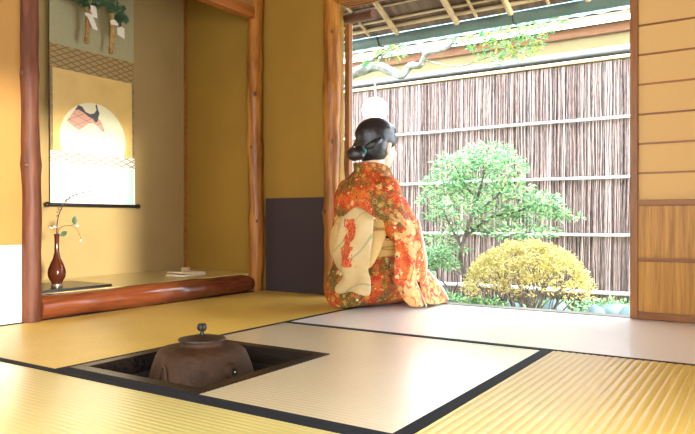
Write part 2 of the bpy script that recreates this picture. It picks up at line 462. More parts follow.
# ------------------------------------------------------------------ alcove objects
# lacquer board + vase
bd = MB(); bd.box(-.155, .155, -.20, .20, 0, .010, .0015); o = bd.build('lacquer_board', M['lacquer']); o.location = (-.235, -1.165, .1003)
tag(o, 'thin black lacquer board under the brown vase on the alcove floor', 'board')
vs = empty('flower_vase', (-.200, -1.165, .1105)); tag(vs, 'slender red-brown bottle vase with long neck on the black board', 'vase')
M['vase'] = plain('red_brown_glaze', (.085, .020, .009), .12, .2, var=.25, scale=9, bump=0)
m = MB(); m.lathe([(.0, 0), (.021, 0), (.024, .004), (.021, .012), (.026, .022), (.036, .042), (.0385, .058), (.036, .076), (.027, .100), (.016, .124), (.0105, .150), (.0095, .185), (.0100, .215), (.0125, .232), (.0105, .232), (.008, .222), (.0, .2)], seg=36)
m.build('vase_body', M['vase'], vs, smooth=True)
M['pewter'] = plain('vase_foot', (.30, .24, .2), .3, .7, bump=0)
m = MB(); m.lathe([(.0, -.0002), (.0235, -.0002), (.0245, .004), (.0225, .010), (.0, .010)], seg=30); m.build('foot', M['pewter'], vs, smooth=True)
M['twig'] = plain('brown_twig', (.045, .025, .014), .7)
M['camellia_leaf'] = plain('camellia_leaf', (.015, .060, .010), .45)
M['petal'] = plain('white_petal', (.85, .82, .75), .5)
fs = empty('flower_arrangement', (-.200, -1.165, .328)); tag(fs, 'sparse twig with tiny pods, a camellia bud and two green leaves in the vase', 'flowers')
def arc_pts(P, n=14):
    out = []
    for i in range(n):
        t = i/(n-1)*(len(P)-1); k = min(int(t), len(P)-2); u = t-k
        p0, p1, p2, p3 = [Vector(P[max(0, min(len(P)-1, k+d))]) for d in (-1, 0, 1, 2)]
        out.append(.5*((2*p1)+(p2-p0)*u+(2*p0-5*p1+4*p2-p3)*u*u+(3*p1-p0-3*p2+p3)*u**3))
    return out
# spray leaning toward +y (right in the picture)
mainp = arc_pts([(0, 0, -.03), (-.002, .003, .06), (.0, .018, .12), (0, .05, .165), (0, .10, .195), (0, .175, .215)], 22)
m = MB(); m.tube(mainp, [.0026-.0014*i/21 for i in range(22)], 6)
for i in range(7, 22):
    p = mainp[i]
    for s in (-1, 1):
        d = Vector((random.uniform(-.3, .3), .55*s*random.uniform(.2, 1)-.15, random.uniform(.3, 1)*(1 if s > 0 else -.4))).normalized()
        e = p + d*random.uniform(.010, .022)
        m.tube([p, e], .0007, 4); m.ell(e, (.0024, .0024, .0055), d.to_track_quat('Z', 'Y').to_matrix(), 1)
m.build('pod_twig', M['twig'], fs, smooth=True)
m = MB(); P2 = arc_pts([(0, 0, -.03), (0, .008, .03), (.0, .03, .048), (0, .07, .052), (0, .095, .06)], 12); m.tube(P2, .0015, 6)
m.tube(arc_pts([(0, .07, .052), (0, .10, .035), (0, .118, .0), (0, .120, -.015)], 8), .0010, 6)
m.tube(arc_pts([(0, .01, .035), (0, -.01, .045), (0, -.03, .050)], 6), .0010, 6)
m.build('stem', M['twig'], fs, smooth=True)
def leafmesh(m, p, d, n, L_, W2, cup=.15, seg=5):
    d = Vector(d).normalized(); n = Vector(n); n = (n-d*n.dot(d)).normalized(); s = d.cross(n)
    rows = []
    for i in range(seg):
        t = i/(seg-1); w_ = W2*math.sin(PI*(t*.92+.04))**.8
        c = Vector(p)+d*L_*t - n*L_*.12*t*t
        rows.append([c-s*w_+n*w_*cup, c, c+s*w_+n*w_*cup])
    m.grid(rows)
m = MB(); leafmesh(m, (0, .085, .058), (.2, .05, .9), (1, -.3, 0), .036, .013); m.build('leaf', M['camellia_leaf'], fs, smooth=True)
m = MB(); leafmesh(m, (0, .018, .005), (.2, .65, .5), (1, -.3, .2), .034, .011)
m.build('leaf', M['camellia_leaf'], fs, smooth=True)
m = MB(); m.ell((0.004, .118, -.018), (.004, .004, .006), None, 2); m.build('bud', M['petal'], fs, smooth=True)
m = MB(); m.ell((0.004, .100, .050), (.006, .0075, .0055), None, 2); m.build('bud', M['petal'], fs, smooth=True)
m = MB()
for a in range(4): m.ell((0, -.006-.008*a, .044+.004*math.sin(a*2)), (.003, .005, .0035), None, 1)
m.build('bud', M['petal'], fs, smooth=True)

# folded paper with a small incense box
M['fold'] = plain('cream_paper', (.80, .66, .46), .7, bump=0)
fp = empty('folded_paper', (-.260, -.340, .1002), .1); tag(fp, 'folded cream paper bundle lying on the alcove floor', 'folded paper')
for k, (z, sx, sy, tilt) in enumerate(((0.0, .065, .090, 0), (.0085, .062, .086, .02))):
    m = MB(); rows = []
    sec = [(-1, .000), (-.97, .0055), (-.6, .0078), (0, .0068), (.6, .0075), (.97, .005), (1, 0.0)]
    for j in range(9):
        y = -sy + 2*sy*j/8
        lift = .006*max(0, -(j-4)/4)*k
        rows.append([(u*sx, y, z+h_+lift) for u, h_ in sec] + [(u*sx, y, z+lift) for u, h_ in reversed(sec[1:-1])])
    m.grid(rows, True, True); m.build('paper_fold', M['fold'], fp, smooth=True)
ib = empty('incense_box', (-.262, -.342, .1176)); tag(ib, 'tiny round patterned incense box standing on the folded paper', 'box')
M['incense'] = plain('carved_box', (.45, .32, .15), .5, var=.5, scale=90, bump=.6)
m = MB(); m.lathe([(0, 0), (.022, 0), (.0255, .004), (.0255, .012), (.0, .012)], seg=28); m.build('box_body', M['incense'], ib, smooth=True)
m = MB(); m.lathe([(0, .012), (.0262, .0122), (.0262, .020), (.023, .0245), (0, .026)], seg=28); m.build('lid', M['incense'], ib, smooth=True)

# hanging scroll on alcove back wall
SX = -.607
sc = empty('hanging_scroll', (SX, -.680, .48)); tag(sc, 'hanging scroll with gold mount, patterned bands and white lower cloth on the alcove wall', 'scroll')
hwid = .262; ztop = 1.31-.48
def sheet(name, y0, y1, z0, z1, x, mat, th=.0016, bow=.012):
    m = MB(); n = 10; rows = []
    for i in range(n+1):
        z = z0+(z1-z0)*i/n; bx = x + bow*(1-(z/ztop))
        rows.append([(bx, y0, z), (bx, y1, z), (bx-th, y1, z), (bx-th, y0, z)])
    m.grid(rows, True, True); return m.build(name, mat, sc)
def lattice(name, c1, c2, sc_=1.0, thr=.22):
    m = N(name); v = m.coord()
    sep = m.node('ShaderNodeSeparateXYZ'); m.link(v, sep.inputs[0])
    # interlocking lozenge bands
    a = m.math('MULTIPLY', sep.outputs['Y'], 34*sc_); bz = m.math('MULTIPLY', sep.outputs['Z'], 90*sc_)
    s1 = m.math('SINE', m.math('ADD', a, bz)); s2 = m.math('SINE', m.math('SUBTRACT', m.math('MULTIPLY', a, 1.25), bz))
    mn = m.math('MINIMUM', m.math('ABSOLUTE', s1), m.math('ABSOLUTE', s2))
    f = m.math('GREATER_THAN', mn, thr)
    m.set(m.mix(f, c1, c2), .55); return m.m
M['cloud_band'] = lattice('gold_lattice_cloth', (.22, .13, .035), (.40, .27, .09), 1.2, .35)
M['grey_band'] = lattice('grey_lattice_cloth', (.33, .28, .20), (.86, .82, .70), 1.2, .40)
M['mount_gold'] = plain('gold_mount_cloth', (.70, .45, .14), .5, var=.05, scale=40)
M['white_silk'] = plain('white_silk', (.90, .89, .84), .35, var=.03, scale=30, bump=.05)
M['edge_cloth'] = plain('brown_edge_cloth', (.26, .18, .08), .6, scale=90, var=.4)
zA, zB = 1.187-.48, .760-.48; zC = .700-.48
sheet('upper_cloth', -hwid, hwid, zA-.001, ztop+.45, 0, M['plaster2'] if 'plaster2' in M else plain('olive_silk', (.42, .38, .20), .5, var=.06), .001, 0) if False else None
sheet('patterned_band', -hwid, hwid, zA, ztop, 0, M['cloud_band'])
sheet('lower_band', -hwid, hwid, zC, zB, .0002, M['grey_band'])
sheet('edge_strip', -hwid, -hwid+.016, zB, zA, 0, M['edge_cloth']); sheet('edge_strip', hwid-.016, hwid, zB, zA, 0, M['edge_cloth'])
# picture paper with a pale fan-shaped moon
ar = N('painting_paper'); v = ar.coord()
sep = ar.node('ShaderNodeSeparateXYZ'); ar.link(v, sep.inputs[0])
yy, zz = sep.outputs['Y'], sep.outputs['Z']
cyc, czc, R_ = -.005, .352, .205
d2 = ar.math('SQRT', ar.math('ADD', ar.math('POWER', ar.math('SUBTRACT', yy, cyc), 2), ar.math('POWER', ar.math('SUBTRACT', zz, czc), 2)))
disc = ar.math('LESS_THAN', d2, R_)
grad = ar.noise(ar.coord((4, 4, 4)), 2, 2)
gold = ar.ramp(grad, [(.3, (.72, .47, .13)), (.7, (.80, .55, .17))])
ar.set(ar.mix(disc, gold, (.90, .86, .55)), .5)
sheet('painting', -hwid+.016, hwid-.016, zB, zA, .0004, ar.m)
# painted rock + figure strokes (flat pigment on the painting)
M['pink_ink'] = lattice('pink_ink', (.42, .20, .14), (.76, .42, .30), .8, .10)
M['grey_ink'] = plain('grey_ink', (.10, .10, .11), .7)
def pigment(name, poly, mat, lift=.0022, s=1.0):
    m = MB(); vv = []
    for (y, z) in poly:
        bx = .012*(1-z/ztop)+.0004
        vv.append(m.bm.verts.new((bx+lift*.4, y*.92-.012, z-.058)))
    m.bm.faces.new(vv); r = bmesh.ops.extrude_face_region(m.bm, geom=m.bm.faces[:])
    for q in r['geom']:
        if isinstance(q, bmesh.types.BMVert): q.co.x += .0004
    return m.build(name, mat, sc)
pigment('painted_rock', [(-.170, .500), (-.145, .530), (-.118, .562), (-.095, .572), (-.06, .560), (-.03, .542), (.0, .534), (.03, .540), (.055, .520), (.075, .488), (.082, .462), (.06, .470), (.035, .492), (.0, .506), (-.03, .500), (-.06, .478), (-.09, .458), (-.12, .470), (-.15, .488)], M['pink_ink'])
pigment('painted_ridge', [(-.118, .562), (-.095, .592), (-.07, .585), (-.05, .562), (-.02, .552), (.01, .560), (.025, .580), (.018, .606), (.028, .612), (.034, .585), (.045, .565), (.036, .540), (.03, .515), (.015, .512), (.0, .530), (-.03, .538), (-.06, .556), (-.095, .568)], M['grey_ink'], .0034)
sheet('white_silk_panel', -hwid, hwid, .012, zC, .0002, M['white_silk'])
M['celadon'] = plain('celadon_silk', (.50, .72, .62), .35, var=.04)
m = MB(); n = 8; rows = []
for i in range(n+1):
    z = .014+(zC-.016)*i/n; bx = .012*(1-z/ztop)+.0008
    rows.append([(bx, hwid-.075, z), (bx, hwid-.012, z), (bx-.0004, hwid-.012, z), (bx-.0004, hwid-.075, z)])
m.grid(rows, True, True); m.build('celadon_strip', M['celadon'], sc)
m = MB(); m.tube([(.013, -hwid-.008, .004), (.013, hwid+.008, .004)], .0095, 14); rl = m.build('roller', M['lacquer'], sc, smooth=True)
for s in (-1, 1):
    m = MB(); m.lathe([(0, 0), (.011, 0), (.013, .004), (.013, .018), (.010, .022), (0, .022)], seg=20)
    o = m.build('roller_knob', M['lacquer'], rl, smooth=True); o.rotation_euler = (-s*PI/2, 0, 0); o.location = (.013, s*(hwid+.008), .004)
# upper silk of the scroll, to above the frame, and its rod
M['olive_silk'] = plain('olive_silk', (.40, .36, .19), .5, var=.05, scale=60)
sheet('upper_silk', -hwid, hwid, ztop, ztop+.40, -.0003, M['olive_silk'], bow=0)
m = MB(); m.tube([(0, -hwid-.004, ztop+.405), (0, hwid+.004, ztop+.405)], .006, 10); m.build('top_rod', M['lacquer'], sc, smooth=True)
m = MB(); m.tube([(0, -.12, ztop+.41), (0, 0, ztop+.50), (0, .12, ztop+.41)], .0015, 6); m.build('hanging_cord', M['edge_cloth'], sc)
m = MB(); m.tube([(-.022, 0, ztop+.497), (.004, 0, ztop+.499)], .002, 6); m.build('hook', M['iron_dark'], sc)

# two hanging new-year ornaments in front of the scroll
M['straw'] = plain('straw_bundle', (.50, .30, .10), .7, scale=60, var=.3, bump=.4)
M['shide'] = plain('white_streamer_paper', (.84, .76, .62), .7, var=.03, bump=0)
M['evergreen'] = plain('dark_evergreen', (.035, .085, .03), .55, var=.5, scale=50)
def ornament(y, zt, label, papers, fern_dirs):
    root = empty('hanging_ornament', (-.555, y, zt)); tag(root, label, 'ornament', 'paper-streamer ornaments hanging above the scroll')
    m = MB()
    for k in range(5):
        a = k*2*PI/5
        m.tube([(.006*math.cos(a), .006*math.sin(a), .0), (.0045*math.cos(a)+.002, .0045*math.sin(a), -.10), (.005*math.cos(a), .005*math.sin(a)-.006, -.175)], .0058, 7)
    m.build('straw_bundle', M['straw'], root, smooth=True)
    for pl_ in papers:
        m = MB()
        vv = [m.bm.verts.new((.014+dx, yy_, z_)) for (yy_, z_, dx) in pl_]
        m.bm.faces.new(vv); r = bmesh.ops.extrude_face_region(m.bm, geom=m.bm.faces[:])
        for q in r['geom']:
            if isinstance(q, bmesh.types.BMVert): q.co.x += .0008
        m.build('paper_streamer', M['shide'], root)
    m = MB()
    for (dy, dz, L_) in fern_dirs:
        tip = Vector((random.uniform(-.01, .03), dy*L_, dz*L_)); base = Vector((.008, 0, -.01))
        m.tube([base, base.lerp(tip, .5)+Vector((.01, 0, .006)), base+tip], .0012, 5)
        for i in range(26):
            t = .12+.88*i/25; p = base.lerp(base+tip, t)+Vector((.01*math.sin(PI*t), 0, .006*math.sin(PI*t)))
            for s in (-1, 1):
                ax = tip.normalized(); sd = ax.cross(Vector((1, 0, 0))).normalized()*s
                leafmesh(m, p, ax*.6+sd+Vector((random.uniform(-.3, .5), 0, 0)), (1, 0, 0), .026*(1.15-t)+.004, .0022, .1, 3)
    m.build('evergreen_sprig', M['evergreen'], root)
    m = MB(); m.tube([(0, 0, 0), (0, 0, .30)], .0012, 5); m.build('cord', M['edge_cloth'], root)
    root.scale = (1.25, 1.25, 1.25)
    return root
ornament(-.757, 1.555, 'straw ornament with two zigzag white paper streamers, the one farther from the log corner post',
         [[(-.004, -.015, 0), (.030, -.012, .002), (.034, -.062, .004), (.012, -.062, .004)], [(-.022, -.052, .002), (.008, -.055, .006), (.032, -.115, .01), (.008, -.115, .01)], [(-.024, -.052, .0), (-.008, -.050, .002), (-.010, -.068, .004), (-.022, -.068, .004)], [(.022, .03, 0), (.05, .03, .0), (.047, -.012, .002), (.030, .0, .002)]],
         [(-1, .12, .14), (-1, -.1, .12), (-.8, .6, .13), (.9, .2, .10), (.5, -.3, .07), (.2, 1, .12), (-.4, -.2, .08)])
ornament(-.606, 1.535, 'straw ornament with one square white paper streamer, the one nearer the log corner post',
         [[(.012, -.062, .004), (.038, -.050, .002), (.052, -.056, .004), (.048, -.105, .01), (.012, -.092, .008)], [(-.022, -.038, .0), (-.006, -.03, .006), (.016, -.034, .004), (.018, -.052, .006), (-.018, -.056, .004)]],
         [(-.5, 1, .12), (.1, 1, .13), (.6, .5, .10), (.7, -.15, .08), (.5, -.5, .075), (-.3, .5, .10), (.9, -.35, .06)])

# ------------------------------------------------------------------ kneeling woman
# local frame: +x = the way she faces, +y = her left, z up
RZP = math.radians(73)
wo = empty('person', (.868, -.232, .0015), RZP)
tag(wo, 'woman with dark bun kneeling in a red and gold flowered kimono, facing the garden', 'person')
M['skin'] = plain('skin', (.80, .52, .38), .5, var=.04, bump=.03)
M['skin'].node_tree.nodes['Principled BSDF'].inputs['Subsurface Weight'].default_value = .1
M['skin'].node_tree.nodes['Principled BSDF'].inputs['Subsurface Radius'].default_value = (.02, .008, .004)

HC = Vector((.052, 0, .762))
m = MB()
# skull, jaw, face
m.ell(HC+Vector((0, 0, .022)), (.092, .074, .092)); m.ell(HC+Vector((.024, 0, -.035)), (.066, .057, .078)); m.ell(HC+Vector((.050, 0, -.088)), (.028, .028, .024))
m.ell(HC+Vector((.058, .028, -.038)), (.026, .026, .028)); m.ell(HC+Vector((.058, -.028, -.038)), (.026, .026, .028))
m.cap(HC+Vector((.088, 0, -.002)), .0075, HC+Vector((.103, 0, -.034)), .0110, 6); m.ell(HC+Vector((.094, .009, -.037)), (.008, .006, .006)); m.ell(HC+Vector((.094, -.009, -.037)), (.008, .006, .006))
m.ell(HC+Vector((.083, 0, -.060)), (.011, .020, .0055)); m.ell(HC+Vector((.081, 0, -.068)), (.011, .017, .0060))
for s in (-1, 1):
    m.ell(HC+Vector((.074, .030*s, .010)), (.014, .020, .006)); m.ell(HC+Vector((-.004, .076*s, -.018)), (.013, .009, .030), Matrix.Rotation(.15, 3, 'Y'))
    m.ell(HC+Vector((-.002, .080*s, -.004)), (.016, .006, .016)); m.ell(HC+Vector((.002, .077*s, -.042)), (.008, .006, .010))
# neck, trunk
m.cap((-.004, 0, .600), .056, (.030, 0, .715), .050, 7, 3)
m.ell((-.01, 0, .50), (.085, .145, .12)); m.ell((0, 0, .36), (.085, .115, .14)); m.ell((-.02, 0, .22), (.11, .15, .11))
for s in (-1, 1):
    m.cap((-.005, .135*s, .560), .044, (.0, .175*s, .34), .036, 8)
    m.cap((.0, .175*s, .34), .034, (.215, .055*s, .262), .024, 10)
    m.cap((-.03, .085*s, .18), .082, (.255, .070*s, .085), .050, 10)
    m.cap((.255, .070*s, .058), .044, (-.10, .060*s, .050), .034, 12)
    m.cap((-.10, .060*s, .036), .026, (-.17, .045*s, .032), .020, 4)
# hands resting, right over left
for s, dz, dx in ((1, 0, 0), (-1, .018, .004)):
    wr = Vector((.215, .055*s, .262)); hc = Vector((.262+dx, .020*s, .250+dz))
    m.cap(wr, .020, hc, .017, 6)
    m.ell(hc, (.034, .030, .013), Matrix.Rotation(-s*.75, 3, 'Z'))
    dirn = Vector((math.cos(-s*.85), math.sin(-s*.85), -.1)).normalized(); sd = Vector((-dirn.y, dirn.x, 0))
    for k, L_ in enumerate((.050, .058, .054, .043)):
        p0 = hc + dirn*.020 + sd*(k-1.5)*.0150*s; p1 = p0+dirn*L_*.5+Vector((0, 0, -.001)); p2 = p1+dirn*L_*.32+Vector((0, 0, -.009)); 
        m.cap(p0, .0078, p1, .0072, 5, 1); m.cap(p1, .0072, p2, .0060, 4, 1)
    t0 = hc - dirn*.012 - sd*.022*s*(-1 if s > 0 else -1); 
    t0 = hc + Vector((-.010, 0, .004)) - sd*(-.022)*(-1); m.cap(t0, .0095, t0+dirn*.028+Vector((.012, 0, .004)), .0075, 5, 1)
body = m.build('body', M['skin'], wo)
bake(body, [('REMESH', dict(mode='VOXEL', voxel_size=.0042)), ('SMOOTH', dict(factor=.5, iterations=3))])
# eyes, lips, brows
M['eye'] = plain('eye_dark', (.03, .02, .018), .15, bump=0); M['lip'] = plain('lip_red', (.62, .12, .10), .4, bump=0)
for s in (-1, 1):
    m = MB(); m.ell(HC+Vector((.083, .029*s, -.004)), (.006, .0115, .0042), None, 2); m.build('eye', M['eye'], body, smooth=True)
m = MB(); m.ell(HC+Vector((.0905, 0, -.0635)), (.0045, .0165, .0058), None, 2); m.build('lip', M['lip'], body, smooth=True)

# hair
mh = N('black_hair'); v = mh.coord((6, 90, 60)); f = mh.noise(v, 2.0, 4, .6, .6)
mh.set(mh.ramp(f, [(.3, (.006, .006, .008)), (.7, (.026, .024, .028))]), .30); mh.bump(f, .5, .004)
mh.b.inputs['Specular IOR Level'].default_value = .6
m = MB()
m.ell(HC+Vector((-.018, 0, .044)), (.106, .090, .092)); m.ell(HC+Vector((-.036, 0, .004)), (.084, .084, .100))
m.ell(HC+Vector((-.052, 0, -.040)), (.048, .056, .052), Matrix.Rotation(.5, 3, 'Y'))
m.ell(HC+Vector((.030, 0, .074)), (.066, .070, .042)); 
for s in (-1, 1): m.ell(HC+Vector((.000, .056*s, .036)), (.068, .034, .048), Matrix.Rotation(.45, 3, 'Y'))
m.cap(HC+Vector((-.075, 0, -.026)), .034, HC+Vector((-.112, 0, -.036)), .024, 6)
hair = m.build('hair', mh.m, body)
bake(hair, [('REMESH', dict(mode='VOXEL', voxel_size=.005)), ('SMOOTH', dict(factor=.5, iterations=5))])
m = MB(); m.ell(HC+Vector((-.148, 0, -.050)), (.037, .045, .033), Matrix.Rotation(-.3, 3, 'Y')); m.ell(HC+Vector((-.138, .018, -.034)), (.028, .028, .022)); m.ell(HC+Vector((-.140, -.020, -.056)), (.030, .028, .024))
bun = m.build('hair_bun', mh.m, hair); bake(bun, [('REMESH', dict(mode='VOXEL', voxel_size=.004)), ('SMOOTH', dict(factor=.5, iterations=4))])
M['green_tie'] = plain('green_tie', (.03, .28, .20), .4)
m = MB(); cc = HC+Vector((-.113, 0, -.037)); 
m.tube([cc+Vector((.006*math.sin(a*PI/12), .034*math.cos(a*PI/12), .031*math.sin(a*PI/12))) for a in range(25)], .0060, 8, False)
m.build('hair_tie', M['green_tie'], hair, smooth=True)
for s in (-1, 1):
    m = MB(); pts = arc_pts([HC+Vector((-.05, .072*s, .02)), HC+Vector((-.088, .062*s, -.005)), HC+Vector((-.108, .030*s, -.022))], 10)
    m.tube(pts, [.012, .015, .017, .018, .018, .018, .016, .015, .013, .010], 10)
    m.build('hair_roll', mh.m, hair, smooth=True)

# kimono cloth
def kimono_mat(name, shift=0.0, warm=0.0):
    k = N(name); v = k.coord()
    wp = k.node('ShaderNodeTexNoise'); wp.inputs['Scale'].default_value = 14; k.link(v, wp.inputs['Vector'])
    wv = k.node('ShaderNodeVectorMath', operation='MULTIPLY_ADD'); k.link(wp.outputs['Color'], wv.inputs[0]); wv.inputs[1].default_value = (.022, .022, .022); k.link(v, wv.inputs[2])
    def vor(scale, feat='F1', out='Distance', vec=None):
        n = k.node('ShaderNodeTexVoronoi', feature=feat); n.inputs['Scale'].default_value = scale; k.link(vec or wv.outputs[0], n.inputs['Vector']); return n
    v1 = vor(31); v2 = vor(58); 
    sepc = k.node('ShaderNodeSeparateColor'); k.link(v1.outputs['Color'], sepc.inputs[0])
    sepd = k.node('ShaderNodeSeparateColor'); k.link(v2.outputs['Color'], sepd.inputs[0])
    big = k.noise(v, 6.5, 3)
    # ground colour: patches red / orange / olive
    red, org, gold, cream, olive, dark = (.50, .022, .008), (.62, .12, .012), (.52, .29, .055), (.78, .58, .28), (.10, .072, .014), (.08, .03, .01)
    ground = k.ramp(k.math('ADD', big, shift), [(.38, olive), (.44, (.24, .07, .010)), (.50, red), (.58, org), (.66, red)], 'LINEAR')
    pick = k.ramp(k.math('ADD', sepc.outputs[0], warm), [(0, olive), (.16, red), (.40, org), (.58, gold), (.80, cream)], 'CONSTANT')
    df = k.node('ShaderNodeVectorMath', operation='SUBTRACT'); k.link(wv.outputs[0], df.inputs[0]); k.link(v1.outputs['Position'], df.inputs[1])
    ds3 = k.node('ShaderNodeSeparateXYZ'); k.link(df.outputs[0], ds3.inputs[0])
    ang = k.math('ARCTAN2', ds3.outputs['Z'], k.math('SUBTRACT', ds3.outputs['X'], ds3.outputs['Y']))
    sn8 = k.math('SINE', k.math('MULTIPLY', ang, 9)); 
    petals = k.math('LESS_THAN', v1.outputs['Distance'], k.math('MULTIPLY_ADD', sn8, .10, .40))
    veins = k.math('MULTIPLY', k.math('GREATER_THAN', k.math('SINE', k.math('MULTIPLY', ang, 18)), .35), k.math('GREATER_THAN', v1.outputs['Distance'], .12))
    heart = k.math('LESS_THAN', v1.outputs['Distance'], .09)
    pickd = k.mix(.62, pick, ground)
    c = k.mix(petals, ground, k.mix(heart, k.mix(veins, pick, pickd), gold))
    pick2 = k.ramp(sepd.outputs[1], [(0, dark), (.14, gold), (.34, red), (.52, gold), (.70, cream), (.88, org)], 'CONSTANT')
    small = k.math('MULTIPLY', k.math('LESS_THAN', v2.outputs['Distance'], .33), k.math('GREATER_THAN', sepd.outputs[0], .62))
    c = k.mix(small, c, pick2)
    # fine radiating streaks and rings
    ring = k.math('LESS_THAN', k.math('ABSOLUTE', k.math('SUBTRACT', v1.outputs['Distance'], .30)), .035)
    c = k.mix(k.math('MULTIPLY', ring, k.math('GREATER_THAN', sepc.outputs[1], .35)), c, gold)
    st = k.noise(k.coord((1, 1, 1)), 95, 3, .6, 2.5)
    c = k.mix(k.math('MULTIPLY', k.math('GREATER_THAN', st, .575), .72), c, gold)
    if warm > 0:
        gp = k.math('GREATER_THAN', k.noise(k.coord((1, 1, 1)), 11, 4, .7, 1.0), .535)
        c = k.mix(k.math('MULTIPLY', gp, .6), c, k.ramp(k.noise(None, 120, 2), [(.4, (.62, .36, .07)), (.6, (.80, .62, .30))]))
    k.set(c, .62); k.b.inputs['Specular IOR Level'].default_value = .25
    k.bump(k.noise(k.coord((3, 3, 9)), 2.2, 3), .35, .03)
    return k.m
M['kimono'] = kimono_mat('flowered_kimono_cloth', -.035, -.10)
M['kimono_bright'] = kimono_mat('flowered_kimono_sleeve', .04, .12)
M['lining'] = plain('cream_lining', (.86, .68, .50), .6, var=.03)
M['white_lining'] = plain('white_under_collar', (.88, .84, .80), .6, var=.02)

def loft(m, secs, seg=28, p=2.0):
    """secs: (center x,y,z, rx, ry) horizontal super-ellipse sections"""
    rows = []
    for (x, y, z, rx, ry) in secs:
        row = []
        for j in range(seg):
            t = 2*PI*j/seg; c_, s_ = math.cos(t), math.sin(t)
            row.append((x+rx*math.copysign(abs(c_)**(2/p), c_), y+ry*math.copysign(abs(s_)**(2/p), s_), z))
        rows.append(row)
    m.grid(rows, True, True); return m
m = MB()
loft(m, [(-.02, 0, .10, .15, .165), (-.02, 0, .22, .145, .165), (-.018, 0, .32, .130, .155), (-.020, 0, .44, .130, .178), (-.022, 0, .515, .118, .190), (-.018, 0, .562, .100, .172), (-.010, 0, .604, .080, .122), (-.004, 0, .640, .066, .080)], p=2.3)
for s in (-1, 1):
    m.cap((-.015, .135*s, .548), .062, (.0, .185*s, .36), .062, 10)
    m.cap((.0, .182*s, .36), .060, (.170, .085*s, .272), .046, 10)
# seat, thighs, skirts: sections along x
def xloft(m, secs, seg=28, p=2.4):
    rows = []
    for (x, ry, z0, z1, yc) in secs:
        row = []; zc, rz = (z0+z1)/2, (z1-z0)/2
        for j in range(seg):
            t = 2*PI*j/seg; c_, s_ = math.cos(t), math.sin(t)
            row.append((x, yc+ry*math.copysign(abs(c_)**(2/p), c_), zc+rz*math.copysign(abs(s_)**(2/p), s_)))
        rows.append(row)
    m.grid(rows, True, True)
xloft(m, [(-.205, .07, .004, .06, 0), (-.19, .115, .002, .12, 0), (-.14, .155, .002, .20, 0), (-.05, .185, .002, .265, 0), (.08, .190, .002, .262, 0), (.18, .185, .002, .230, 0), (.24, .170, .002, .185, 0), (.29, .150, .002, .135, 0), (.325, .125, .002, .085, 0), (.340, .09, .004, .045, 0)])
kim = m.build('kimono', M['kimono'], wo)
bake(kim, [('REMESH', dict(mode='VOXEL', voxel_size=.0075)), ('SMOOTH', dict(factor=.5, iterations=4))])
for vtx in kim.data.vertices:      # soft folds
    p = vtx.co
    amp = .004 + .006*max(0, min(1, (.30-p.z)/.2))
    d = noise.noise(Vector((p.x*9, p.y*9, p.z*3.5)))*amp
    n = Vector((p.x*.3, p.y, 0)); 
    if n.length > 1e-4: vtx.co += n.normalized()*d
    if vtx.co.z < .001: vtx.co.z = .001

# hanging sleeves: thick soft panels, outline from shoulder to pointed hem
def sleeve(sy):
    out_r = [(.058, .530), (.080, .480), (.093, .430), (.108, .370), (.120, .310), (.136, .240), (.146, .190), (.144, .135), (.128, .108)]
    out_l = [(-.062, .545), (-.064, .480), (-.062, .430), (-.060, .370), (-.058, .310), (-.060, .240), (-.066, .190), (-.072, .150), (-.060, .138)]
    rows = []; ns = 10
    for (xr, zr), (xl, zl) in zip(out_r, out_l):
        row = []
        th = .026 if zr > .2 else .018
        yo = .205 + .018*math.sin((.55-zr)*5) - .055*max(0, min(1, (zr-.40)/.14))
        for j in range(ns+1):
            u = j/ns; x = xl+(xr-xl)*u; z = zl+(zr-zl)*u
            row.append((x, sy*(yo + th*math.sin(PI*u)**.6 + .005*math.sin(u*13+zr*9)), z))
        for j in range(ns-1, 0, -1):
            u = j/ns; x = xl+(xr-xl)*u; z = zl+(zr-zl)*u
            row.append((x, sy*(yo - th*math.sin(PI*u)**.6), z))
        rows.append(row)
    m = MB(); m.grid(rows, True, True)
    o = m.build('sleeve', M['kimono_bright'], kim, smooth=True)
    bake(o, [('SUBSURF', dict(levels=2, render_levels=2))])
    # cream lining showing at the sleeve opening edge
    pts = [Vector((xr+.003, sy*(.205+.018*math.sin((.55-zr)*5)), zr)) for xr, zr in out_r[2:]]
    m = MB(); m.tube(arc_pts(pts, 24), [.002+.007*math.sin(PI*min(1, i/20)) for i in range(24)], 8); m.build('sleeve_lining', M['lining'], o, smooth=True)
    return o
sleeve(-1); sleeve(1)
# front skirt flaps
def panel(name, quad_rows, mat, parent, th=.006, sub=2):
    m = MB(); m.grid(quad_rows); o = m.build(name, mat, parent)
    bake(o, [('SOLIDIFY', dict(thickness=th, offset=0)), ('SUBSURF', dict(levels=sub, render_levels=sub))]); return o
sk = panel('skirt_fold', [[(-.075, -.200, .165), (-.01, -.216, .170), (.055, -.215, .172)], [(-.05, -.222, .11), (.01, -.236, .11), (.075, -.236, .11)], [(-.02, -.232, .055), (.04, -.250, .055), (.095, -.250, .050)], [(.02, -.236, .008), (.065, -.258, .006), (.115, -.258, .006)]], M['kimono_bright'], kim)
m = MB(); m.tube([(.055, -.217, .170), (.075, -.237, .11), (.095, -.252, .052), (.115, -.259, .007)], .0024, 8); m.build('fold_lining', M['lining'], sk, smooth=True)
sk = panel('front_skirt', [[(.10, -.19, .175), (.17, -.18, .185), (.23, -.15, .160), (.25, -.08, .165)], [(.11, -.212, .11), (.20, -.205, .12), (.27, -.18, .110), (.30, -.10, .115)], [(.12, -.230, .05), (.22, -.222, .06), (.31, -.195, .055), (.345, -.12, .055)], [(.12, -.240, .006), (.24, -.235, .006), (.335, -.205, .006), (.378, -.135, .006)]], M['kimono_bright'], kim)
